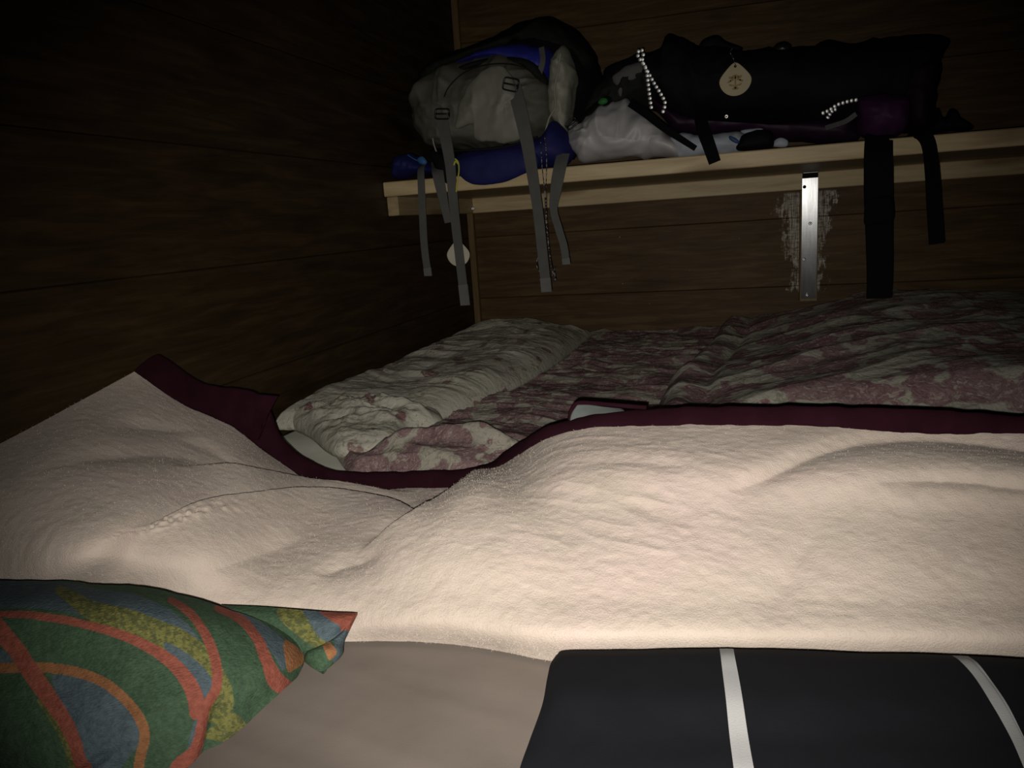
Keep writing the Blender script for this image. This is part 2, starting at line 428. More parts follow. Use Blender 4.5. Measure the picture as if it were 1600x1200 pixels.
# ------------------------------------------------------------------ the setting
XL, YB = -0.834, 2.40
SEAMS = [CZ-.0415+.193*k for k in range(-5, 9)]
X1 = 2.3
wb = tag(box('wall_back', (XL-.05, YB+.012, 0), (X1, YB+.06, 2.37), M['gap']), kind='structure')
wl = tag(box('wall_left', (XL-.06, -1.0, 0), (XL-.012, YB+.06, 2.37), M['gap']), kind='structure')
for k, (a, b_) in enumerate(zip(SEAMS[:-1], SEAMS[1:])):
    dy = .0012*((k*7) % 3)
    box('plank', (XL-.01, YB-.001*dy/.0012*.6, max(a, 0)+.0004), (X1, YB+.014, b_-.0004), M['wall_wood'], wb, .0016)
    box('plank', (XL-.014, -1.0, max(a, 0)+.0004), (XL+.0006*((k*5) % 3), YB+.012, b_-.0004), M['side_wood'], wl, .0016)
fl_o = tag(box('floor', (XL-.06, -1.0, -.06), (X1, YB+.06, 0), M['floor_wood']), kind='structure')
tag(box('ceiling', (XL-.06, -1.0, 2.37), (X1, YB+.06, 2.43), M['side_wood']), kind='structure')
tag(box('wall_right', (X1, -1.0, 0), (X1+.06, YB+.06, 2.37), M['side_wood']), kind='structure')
tag(box('trim_1', (XL+.001, YB-.021, .0), (XL+.021, YB-.0015, 2.37), M['batten'], None, .002), kind='structure')
# small nail heads in the back wall boards
for px, py in ((968, 371), (973, 443), (974, 473), (1015, 474), (1033, 443), (902, 390), (1155, 373), (1190, 375), (1077, 423), (987, 434)):
    p = atY(px, py, YB-.001); th = np.arange(10)*2*math.pi/10; r = .0022 if (px, py) in ((968, 371), (973, 443)) else .0012
    V = [p+np.array([math.cos(t)*r, .002, math.sin(t)*r]) for t in th]+[p+np.array([math.cos(t)*r*.8, -.0008, math.sin(t)*r*.8]) for t in th]+[p+np.array([0, -.0014, 0])]
    f = [[i, (i+1) % 10, 10+(i+1) % 10, 10+i] for i in range(10)]+[[10+i, 10+(i+1) % 10, 20] for i in range(10)]
    link('nail', V, f, M['screw'], wb)

# ------------------------------------------------------------------ shelf
YS = 1.786; ZT, ZB = CZ+.1133, CZ+.0793
sh = tag(empty('wall_shelf', (.4, 2.1, ZB)), 'long pale pine shelf along the back wall above the beds', 'shelf')
box('shelf_board', (XL+.001, YS, ZB), (2.0, YB-.023, ZT), M['pine'], sh, .0022)
lb = box('back_rail', (XL+.022, YB-.0375, CZ+.0341), (2.0, YB-.002, ZB-.0004), M['pine'], sh, .002)
sl = box('side_rail', (XL+.001, 1.800, CZ+.0335), (XL+.030, YB-.022, ZB-.0004), M['pine_y'], sh, .002)
def screw(p, r, parent, axis='y', mat='screw'):
    th = np.arange(14)*2*math.pi/14
    prof = [(1.0, .0012), (1.0, 0.), (.82, -.0012), (.45, -.0016), (.3, -.0010), (0.02, -.0006)]
    V = []
    for k, h in prof:
        for t in th: V.append(p+np.array([math.cos(t)*r*k, h*r/.004, math.sin(t)*r*k]))
    n = 14; f = [[i*n+j, i*n+(j+1) % n, (i+1)*n+(j+1) % n, (i+1)*n+j] for i in range(len(prof)-1) for j in range(n)]+[[(len(prof)-1)*n+j for j in range(n)]]
    return link('screw', V, f, M[mat], parent)
screw(atX(739, 326, XL+.037), .0060, sh, mat='bead')

br = tag(empty('shelf_bracket', (.175, YB-.02, CZ)), 'steel angle bracket screwed to a slim wooden board under the shelf', 'bracket')
x0, x1 = .1525, .1985
zpb = atY(1261, 467, YB-.043)[2]; zpt = atY(1262, 268, YB-.050)[2]
box('backing_board', (x0, YB-.037, zpb-.008), (x1+.001, YB-.003, CZ+.0338), M['pad_wood'], br, .002)
# plate: thin, very slightly bowed, short arm turned out under the shelf
def bracket_plate():
    xa, xb = x0+.0035, x1-.0025; n = 40
    V = []; 
    for i in range(n):
        t = i/(n-1); z = zpb+(zpt-zpb)*t
        yy = YB-.0535+.10*(z-CZ-.0935)**2-(.012*max(0, (t-.95)/.05) if t > .95 else 0)
        for k in range(5):
            s = k/4; x = xa+(xb-xa)*s
            V.append((x, yy-.065*(x-xa), z))
    for i in range(n*5): V.append((V[i][0], V[i][1]+.0025, V[i][2]))
    f = gridfaces(n, 5).tolist(); g = [[q+n*5 for q in r[::-1]] for r in f]
    r = [i*5 for i in range(n)]+[(n-1)*5+j for j in range(1, 5)]+[i*5+4 for i in range(n-2, -1, -1)]+[j for j in range(3, 0, -1)]
    e = [[r[i], r[(i+1) % len(r)], r[(i+1) % len(r)]+n*5, r[i]+n*5] for i in range(len(r))]
    return link('plate', V, f+g+e, M['zinc'], br, False)
pl = bracket_plate()
arm = box('arm', (x0+.004, YB-.075, ZB-.0034), (x1-.003, YB-.045, ZB-.0005), M['zinc'], br, .0008)
for px, py, m_ in ((1266, 349, 'screw'), (1256, 405, 'screw'), (1261, 461, 'screw'), (1257, 292, 'gap')):
    screw(atY(px, py, YB-.0550 if py < 380 else (YB-.0515 if py < 440 else YB-.0465)), .0046, br, mat=m_)

# ------------------------------------------------------------------ platform, mattresses, sheets
BZ = CZ-.355
pf = tag(empty('bed_platform', (.6, .9, 0)), 'long wooden sleeping platform under the mattresses', 'platform')
for k in range(9):
    y0 = -.60+.332*k
    box('board', (XL+.003, y0, BZ-.165), (1.35, y0+.325, BZ-.143), M['side_wood'], pf, .003)
for x in (XL+.05, .2, 1.28):
    for y in (-.5, 1., 2.3): box('leg', (x-.03, y-.03, 0), (x+.03, y+.03, BZ-.1655), M['batten'], pf, .003)
def pillowbox(name, a, b, mat, parent=None, wob=.004, n=60, m=40, h=None, zfun=None, rr=.03, mi=None):
    a = np.array(a); b = np.array(b)
    u = np.linspace(0, 1, n); v = np.linspace(0, 1, m); U, V_ = np.meshgrid(u, v, indexing='ij')
    sx, sy = b[0]-a[0], b[1]-a[1]; X = a[0]+sx*U; Y = a[1]+sy*V_
    ed = np.minimum(np.minimum(U*sx, (1-U)*sx), np.minimum(V_*sy, (1-V_)*sy))
    q = np.sqrt(np.clip(1-(1-np.clip(ed/rr, 0, 1))**2, 0, 1))
    zm = (a[2]+b[2])/2
    zt = b[2] if zfun is None else zfun(X, Y)
    T = np.stack([X, Y, zm+(zt-zm)*(.02+.98*q)], -1); B = np.stack([X, Y, zm+(a[2]-zm)*(.02+.98*q)], -1)
    f = gridfaces(n, m); V = np.concatenate([T.reshape(-1, 3), B.reshape(-1, 3)]); N = n*m
    r = [i*m for i in range(n)]+[(n-1)*m+j for j in range(1, m)]+[i*m+m-1 for i in range(n-2, -1, -1)]+[j for j in range(m-2, 0, -1)]
    r = np.array(r); r2 = np.roll(r, -1); e = np.stack([r2, r, r+N, r2+N], -1)
    return link(name, V, np.concatenate([f, f[:, ::-1]+N, e]), mat, parent)
for (y0, y1, lab) in ((-.30, .60, 'near mattress under the taupe sheet and striped black pillow'), (.61, 1.49, 'middle mattress under the white sheet and rose quilt'), (1.495, YB-.045, 'far mattress against the back wall under the rose quilt')):
    tag(pillowbox('mattress', (XL+.006, y0, BZ-.142), (1.25, y1, BZ-.010), M['mattress'], None, n=40, m=30), lab, 'mattress')
# taupe sheet on the near mattress
u = np.linspace(-.82, 1.22, 260); v = np.linspace(-.28, .62, 160); X, Y = np.meshgrid(u, v, indexing='ij')
Z = BZ+.002+.0028*fbm(X*3+.4*Y, Y*9+X*1.5, 2.)+.0016*crease(X*2.2, Y*14+X*3, 5., 2)
Z -= .006*sstep(.56, .62, Y)
tag(sheetmesh('bed_sheet', np.stack([X, Y, Z], -1), M['taupe'], thick=.003), 'smooth taupe sheet between the green pillow and striped black pillow', 'bed sheet')
# white sheet on the middle mattress
u = np.linspace(-.824, 1.22, 160); v = np.linspace(.80, 1.55, 90); X, Y = np.meshgrid(u, v, indexing='ij')
Z = BZ-.004+.004*fbm(X*4, Y*6, 9.)
tag(sheetmesh('bed_sheet', np.stack([X, Y, Z], -1), M['whitesheet'], thick=.003), 'white sheet edge curving beside the burgundy hem at the left', 'bed sheet')

# ------------------------------------------------------------------ rose quilt, flat and wrinkled
nb = atZ(np.array([400, 450, 494, 516, 532, 548, 600, 700., 800]), np.array([618, 640, 668, 697, 720, 737, 731, 742, 750.]), BZ+.008)
def quilt():
    nu, nv = 620, 420
    X = np.linspace(-.826, 1.2, nu)
    Yn = np.interp(X, nb[:, 0], nb[:, 1]); Yn = np.where(X > nb[-1, 0], nb[-1, 1], Yn)+.012*noise(X*16, 0*X)
    t = np.linspace(0, 1, nv)**1.15
    Yg = Yn[:, None]+(YB-.03-Yn[:, None])*t[None]; Xg = np.repeat(X[:, None], nv, 1)
    wp = .25*noise(Xg*5, Yg*5)
    z = BZ+.006+.0115*crease(Xg*7+wp, Yg*19+wp*3+Xg*4, 1., 5)*.5+.006*fbm(Xg*9, Yg*9, 3.)
    # lumps next to the pillows and by the hem
    for (px, py, s, h) in ((530, 700, .05, .018), (690, 690, .10, .016), (620, 725, .07, .010), (780, 690, .06, .012), (800, 640, .12, .010), (760, 715, .06, .02)):
        c = atZ(px, py, BZ+.01); z += h*np.exp(-((Xg-c[0])**2/(s*1.6)**2+(Yg-c[1])**2/s**2))
    # one long fold of lighter cloth
    c = atZ(np.array([600, 680, 760, 800.]), np.array([706, 698, 706, 714.]), BZ+.02)
    yc = np.interp(X, c[:, 0], c[:, 1])[:, None]; wgt = sstep(c[0, 0]-.03, c[0, 0]+.03, Xg)*(1-sstep(c[-1, 0], c[-1, 0]+.06, Xg))
    z += wgt*.018*np.exp(-((Yg-yc)/.016)**2)
    z = np.maximum(z, BZ+.0015); ed = np.minimum(t[None]*1.2/.02, 1); z = BZ+.003+(z-BZ-.003)*ed
    return np.stack([Xg, Yg, z], -1)
tag(sheetmesh('quilt', quilt(), M['rose_quilt'], thick=.004), 'flat wrinkled quilt with crowded dusty pink roses in the middle', 'quilt')

# far pillow: pale, small roses, along the left wall
def pillow_far():
    a = atZ(912, 507, CZ-.305)
    ya, yb_ = 1.20, YB-.035
    nu, nv = 150, 360; s = np.linspace(0, 1, nu); t = np.linspace(0, 1, nv); Sg, Tg = np.meshgrid(s, t, indexing='ij')
    xr = -.425-.135*(1-Tg)**4
    # outer end leans away from the wall batten, right front corner pulled to a point
    X = (XL+.012)+(xr-(XL+.012))*Sg; Y = ya+(yb_-ya)*Tg-.13*Sg**1.5*Tg**2
    e = np.minimum(np.minimum(Sg, 1-Sg)*.40, np.minimum(Tg, 1-Tg)*.95)
    q = np.clip(1-(1-np.clip(e/.10, 0, 1))**2, 0, 1)**.62
    base = BZ+.014
    wp = .3*noise(X*6, Y*6, 4.)
    top = base+.004+q*(.044+.010*fbm(X*6, Y*5, 8.)+.0095*(crease(X*7+wp+Y*2, Y*15+wp*2, 2., 5)*.5))*(1-.45*(1-sstep(1.2, 1.5, Y))*sstep(.3, .9, Sg))
    bot = base-.001-q*.001
    Tt = np.stack([X, Y, top], -1); Bt = np.stack([X, Y, bot], -1); N = nu*nv; f = gridfaces(nu, nv)
    r = [i*nv for i in range(nu)]+[(nu-1)*nv+j for j in range(1, nv)]+[i*nv+nv-1 for i in range(nu-2, -1, -1)]+[j for j in range(nv-2, 0, -1)]
    r = np.array(r); r2 = np.roll(r, -1)
    return link('pillow', np.concatenate([Tt.reshape(-1, 3), Bt.reshape(-1, 3)]), np.concatenate([f, f[:, ::-1]+N, np.stack([r2, r, r+N, r2+N], -1)]), M['rose_pillow'])
tag(pillow_far(), 'long pale pillow with scattered small roses, lying along the left wall', 'pillow')
# near crumpled pillow
def pillow_near():
    pts = [(438, 642), (472, 628), (520, 617), (580, 622), (625, 612), (672, 628), (690, 648), (640, 664), (620, 684), (575, 692), (530, 694), (505, 684), (480, 664)]
    P = spline(np.array(pts, float), 180, True); W = atZ(P[:, 0], P[:, 1], BZ+.035); W[:, 0] = np.maximum(W[:, 0], XL+.01); c = W.mean(0); V = []
    rings = 60
    for i in range(rings+1):
        a = i/rings*math.pi/2; k = math.cos(a); h = math.sin(a)
        q = c+(W-c)*k; q[:, 2] = BZ+.018+.030*h**.8
        q[:, 2] += h*(.016*fbm(q[:, 0]*9, q[:, 1]*9, 5.)+.020*crease(q[:, 0]*12, q[:, 1]*24, 9., 4)*.5)
        V.append(q)
    bt = W.copy(); bt[:, 2] = BZ+.010; V = [bt*0+np.array([c[0], c[1], BZ+.010]), bt*.97+c*.03*np.array([1, 1, 0])+np.array([0, 0, .03*(BZ+.01)])]+V
    V = np.array(V); m, n = V.shape[:2]
    f = [list(q) for q in gridfaces(m, n)]+[[i*n+n-1, (i+1)*n+n-1, (i+1)*n, i*n] for i in range(m-1)]
    return link('pillow', V.reshape(-1, 3), [q[::-1] for q in f], M['rose_pillow'])
tag(pillow_near(), 'crumpled pale pillow end beside the white sheet and burgundy hem', 'pillow')

# bunched duvet at the right
def duvet():
    bpx = np.array([(1005, 668), (1022, 640), (1032, 615), (1045, 590), (1078, 562), (1105, 535), (1122, 510), (1132, 497)], float)
    B = atZ(bpx[:, 0], bpx[:, 1], BZ+.03)
    nu, nv = 460, 420; Y = np.linspace(B[0, 1], YB-.03, nv); xb = np.interp(Y, B[:, 1], B[:, 0])
    s = np.linspace(0, 1, nu)**1.3; Sg, Yg = np.meshgrid(s, Y, indexing='ij')
    Xg = xb[None]+(1.19-xb[None])*Sg; dd = Xg-xb[None]
    wp = .3*noise(Xg*4, Yg*4, 11.)
    edge = np.clip(dd/.05, 0, 1); edge = np.sqrt(1-(1-edge)**2)
    nearf = sstep(B[0, 1], B[0, 1]+.10, Yg); farf = 1-.0*Yg
    H = .022+.060*sstep(.0, .45, dd)*(1-.75*sstep(.50, .95, Xg+.10*(2.2-Yg)))
    z = BZ+.012+edge*H*(.35+.65*nearf)
    # long folds fanning from lower left to upper right
    ph = (Yg-1.25)*17-(Xg-.0)*9+wp*2.6
    z += edge*.010*(1-np.abs(np.sin(ph)))**1.5+edge*.006*crease(Xg*7+wp, Yg*12-Xg*5, 7., 4)*.5+edge*.008*fbm(Xg*5, Yg*6, 13.)
    # rolled border along the left edge
    z += .012*np.exp(-((dd-.035)/.022)**2)-.008*np.exp(-((dd-.085)/.012)**2)
    z = np.maximum(z, BZ+.011)
    return np.stack([Xg, Yg, z], -1)
tag(sheetmesh('duvet', duvet(), M['rose_duvet'], thick=.006), 'bunched duvet with large dusty roses piled up on the right', 'duvet')

# ------------------------------------------------------------------ beige blanket
hemlow = [(212, 579), (285, 629), (363, 665), (420, 708), (490, 750), (569, 761), (700, 762), (765, 752), (808, 713), (892, 671), (1060, 663), (1360, 665), (1600, 673), (1850, 690), (2600, 741)]
hemtop = [(249, 553), (318, 598), (402, 616), (437, 680), (483, 720), (551, 738), (700, 735), (762, 725), (802, 698), (880, 658), (1060, 637), (1360, 637), (1600, 650), (1850, 668), (2600, 722)]
hemY =   [0.895, .90, .91, .92, .915, .91, .91, .89, .85, .81, .80, .80, .80, .80, .80]
rowsY = []
cols = []
ctrl = {  # between hem and lower edge: px, py, height of the cloth above the bed
 0: [(150, 612, 'w'), (60, 660, 'w'), (-40, 712, 'w'), (-150, 770, 'w'), (-270, 850, 'w'), (-330, 900, 'w')],
 1: [(255, 690, .125), (180, 770, .128), (90, 850, .110), (0, 925, .060), (-60, 990, .025), (-90, 1030, .010)],
 2: [(335, 725, .095), (270, 795, .103), (215, 865, .090), (170, 930, .050), (140, 990, .030), (130, 1025, .010)],
 3: [(395, 755, .075), (350, 810, .082), (320, 870, .078), (300, 930, .050), (290, 985, .025), (290, 1018, .010)],
 4: [(470, 785, .045), (435, 825, .060), (420, 875, .056), (410, 930, .044), (410, 980, .025), (410, 1012, .010)],
 5: [(550, 787, .027), (520, 825, .043), (505, 875, .052), (500, 925, .043), (500, 975, .024), (500, 1004, .009)],
 6: [(670, 787, .026), (645, 825, .054), (630, 875, .058), (620, 925, .046), (615, 972, .031), (612, 1003, .009)],
 7: [(735, 787, .068), (715, 830, .070), (705, 880, .062), (700, 930, .048), (700, 975, .034), (700, 1008, .009)],
 8: [(795, 765, .084), (788, 815, .080), (782, 875, .068), (780, 930, .052), (780, 985, .035), (780, 1018, .009)],
 9: [(890, 735, .114), (885, 800, .090), (880, 870, .070), (880, 930, .053), (880, 990, .039), (880, 1034, .009)],
 10: [(1060, 725, .123), (1060, 795, .095), (1060, 865, .074), (1060, 930, .056), (1060, 990, .042), (1060, 1036, .009)],
 11: [(1350, 730, .123), (1350, 800, .095), (1345, 870, .075), (1340, 935, .057), (1340, 995, .043), (1340, 1046, .009)],
 12: [(1600, 735, .123), (1600, 805, .095), (1600, 875, .075), (1600, 940, .057), (1600, 1000, .043), (1600, 1056, .009)],
 13: [(1850, 750, .123), (1850, 820, .095), (1850, 890, .075), (1850, 955, .056), (1850, 1015, .036), (1850, 1070, .010)]}
ctrl[14] = [(x+750, y+51, h) for x, y, h in ctrl[13]]
G = []
for i, (a, b_) in enumerate(zip(hemlow, hemY)):
    col = [(*a, *(atX(*a, XL+.016) if i == 0 else atY(*a, b_)))]
    for (x, y, q) in ctrl[i]:
        P = atX(x, y, XL+.012) if q == 'w' else atZ(x, y, BZ+q)
        col.append((x, y, *P))
    G.append(col)
G = np.array(G, float)                                   # 14 x 7 x 5
nu, nv = 960, 420
D = grid2(G, nu, nv); U, V_, P = D[..., 0], D[..., 1], D[..., 2:].copy()
U, V_ = pix(P)
P[..., 0] = np.maximum(P[..., 0], XL+.008)
def fold(pts, A, w1, w2, tap=(.2, .2), sharp=None):
    """A at the crest; w1 below (towards the viewer), w2 above; widths in metres on the cloth ~ px/1400"""
    Q = spline(np.array(pts, float), 60); tt = np.linspace(0, 1, 60)
    if sharp is None: sharp = w2 < 6
    best = np.full(U.shape, 1e9); sg = np.zeros(U.shape); par = np.zeros(U.shape)
    lo = Q.min(0)-160; hi = Q.max(0)+160
    mk = (U > lo[0]) & (U < hi[0]) & (V_ > lo[1]) & (V_ < hi[1]); ux = U[mk]; vx = V_[mk]
    b = np.full(ux.shape, 1e9); s = np.zeros(ux.shape); r = np.zeros(ux.shape)
    for i in range(59):
        d = Q[i+1]-Q[i]; L = d@d; k = np.clip(((ux-Q[i, 0])*d[0]+(vx-Q[i, 1])*d[1])/L, 0, 1)
        ex, ey = ux-Q[i, 0]-k*d[0], vx-Q[i, 1]-k*d[1]; dist = np.hypot(ex, ey); m = dist < b
        b = np.where(m, dist, b); s = np.where(m, np.sign(d[0]*ey-d[1]*ex), s); r = np.where(m, tt[i]+k/59, r)
    amp = sstep(0, tap[0]+1e-6, r)*(1-sstep(1-tap[1], 1.0001, r))
    h = A*amp*np.where(s > 0, np.exp(-(b/w1)**1.3), np.exp(-(b/w2)**1.6))
    if sharp: h = h-np.where(s > 0, 0, .50*A*amp*(np.exp(-((b-11)/10)**2)-np.exp(-1.21)*np.exp(-(b/4)**2)))
    o = np.zeros(U.shape); o[mk] = h; return o
H = 0
H = H+fold([(250, 724), (332, 737), (394, 748), (455, 759), (507, 767), (582, 771), (660, 772)], .023, 40, 3.5, (.3, .3))
H = H+fold([(200, 830), (271, 818), (341, 806), (411, 799), (481, 794), (569, 797), (634, 803), (690, 812)], .024, 38, 3.5, (.3, .2))
H = H+fold([(555, 868), (600, 850), (655, 829), (692, 808), (722, 787), (750, 763), (775, 738), (800, 712)], .031, 75, 4, (.4, .34))
H = H-fold([(150, 668), (210, 664), (270, 668), (330, 674)], .0085, 15, 13, (.4, .4))
H = H-fold([(60, 735), (140, 712), (230, 705), (300, 712), (370, 730)], .009, 16, 15, (.4, .4))
H = H-fold([(250, 678), (300, 690), (350, 715), (380, 740)], .006, 12, 10, (.4, .4))
H = H-fold([(245, 915), (340, 880), (420, 858), (500, 846)], .010, 28, 16, (.4, .4))
H = H-fold([(480, 905), (540, 880), (620, 868)], .008, 20, 12, (.4, .4))
H = H-fold([(1120, 775), (1170, 752), (1240, 716), (1300, 694), (1370, 680), (1480, 678), (1620, 695), (1800, 715)], .0105, 22, 12, (.25, .1))
H = H-fold([(1320, 762), (1400, 748), (1480, 744), (1600, 756), (1800, 775)], .007, 18, 13, (.5, .1))
H = H-fold([(1190, 985), (1225, 910), (1260, 850), (1290, 800)], .004, 26, 26, (.4, .4))
H = H-fold([(850, 740), (930, 722), (1040, 724), (1120, 735)], .003, 12, 10, (.4, .4))
X, Y, Z = P[..., 0], P[..., 1], P[..., 2]
rough_zone = np.exp(-(((U-1000)/200)**2+((V_-790)/100)**2))
H = H+.0016*fbm(X*7, Y*7, 3., 2)+(.00025+.0014*rough_zone)*crease(X*22+2*noise(X*9, Y*9), Y*60+X*14, 3., 3)*.6
H = H+.00035*fbm(X*120, Y*160, 1., 2)
H = H+fold([(150, 850), (200, 835), (280, 826), (360, 818), (450, 812)], .0022, 6, 8, (.3, .3))*(1+noise(U*.12, V_*.3))
wallm = sstep(XL+.008, XL+.06, X)
nrm = np.array([0, -.45, .89]); P = P+nrm*(H*(.25+.75*wallm))[..., None]
bl = tag(empty('blanket', (-.1, .7, BZ)), 'thick beige fleece blanket with burgundy hem humped across the foreground', 'blanket')
sheetmesh('fleece', P, M['fleece'], bl, .006)
# fine pile standing up along the surface: short tufts, one stuff part
def pile():
    n = 90000
    iu = rng.randint(0, nu, n); iv = rng.randint(0, nv-1, n)
    du = np.gradient(P, axis=0); dv = np.gradient(P, axis=1); N = np.cross(du, dv); N /= np.linalg.norm(N, axis=-1, keepdims=True)
    if N[..., 2].mean() < 0: N = -N
    p = P[iu, iv]+rng.normal(0, .0006, (n, 3)); nn = N[iu, iv]
    L = rng.uniform(.0006, .0015, n)[:, None]; t = nn+rng.normal(0, .6, (n, 3)); t /= np.linalg.norm(t, axis=1, keepdims=True)
    sd = np.cross(t, rng.normal(0, 1, (n, 3))); sd /= np.linalg.norm(sd, axis=1, keepdims=True); wd = .00022
    V = np.stack([p-sd*wd-nn*.0006, p+sd*wd-nn*.0006, p+t*L], 1).reshape(-1, 3)
    o = link('fleece_pile', V, np.arange(3*n).reshape(-1, 3), M['fleece'], bl); o['kind'] = 'stuff'
pile()
# burgundy binding: from the fleece edge over the crest and down behind
def binding():
    hl = spline(np.array([(*a, b_) for a, b_ in zip(hemlow, hemY)], float), nu)
    A = P[:, 0, :]; ht = spline(np.array(hemtop, float), nu)
    xs = hl[:, 2]+.012+.012*sstep(.9, 1, np.linspace(1, 0, nu))
    T_ = atY(ht[:, 0], ht[:, 1], xs); T_[:, 0] = np.maximum(T_[:, 0], XL+.012)
    k = 30; ks = int(nu*.0)
    out = []
    A0 = P[:, 3, :]
    for j in range(k):
        t = j/(k-1)
        if t < .6:
            s = t/.6; q = A0*(1-s)+T_*s; q = q+np.array([0, -.003, .003])*math.sin(math.pi*s)**.5
        else:
            s = (t-.6)/.4; q = T_+np.array([0, .016*s**.6, 0]); drop = np.minimum(.045, np.maximum(T_[:, 2]-BZ-.006, .004)); q[:, 2] -= drop*s**1.4
        out.append(q)
    O = np.stack(out, 1); O[..., 0] = np.maximum(O[..., 0], XL+.007)
    O[..., 2] += .0012*noise(O[..., 0]*70, O[..., 1]*40)
    O[..., 2] = np.maximum(O[..., 2], BZ+.003)
    return sheetmesh('hem_binding', O, M['hem'], bl, .004)
binding()
# wide flap of binding hanging at the left before the pillows
def flap():
    g = [[(250, 556, .915), (246, 580, .905), (262, 612, .905)], [(300, 590, .925), (300, 612, .915), (310, 640, .908)],
         [(345, 610, .92), (350, 635, .915), (360, 662, .908)], [(390, 615, .918), (392, 645, .914), (398, 688, .908)],
         [(434, 619, .922), (424, 636, .918), (410, 662, .912)]]
    D = grid2([[(*atY(*q),) for q in c] for c in g], 60, 24)
    D[..., 0] = np.maximum(D[..., 0], XL+.01)
    return sheetmesh('hem_flap', D, M['hem'], bl, .004)
flap()
# turned corner showing the satin underside
def corner():
    g = [[(890, 660, .815), (893, 646, .822), (902, 632, .83)], [(905, 657, .815), (912, 643, .822), (920, 632, .83)],
         [(935, 652, .812), (938, 643, .82), (944, 635, .828)], [(975, 645, .81), (975, 641, .816), (972, 638, .824)]]
    D = grid2([[(*atY(*q),) for q in c] for c in g], 24, 12)
    o = sheetmesh('turned_corner', D, M['satin'], bl, .002); o['label'] = 'grey satin underside corner'
    tube('corner_piping', atY(np.array([890, 893, 903, 925, 960, 1010.]), np.array([656, 641, 630, 630, 633, 637.]), np.full(6, .832)), .0026, M['hem'], bl, 8, 40)
corner()

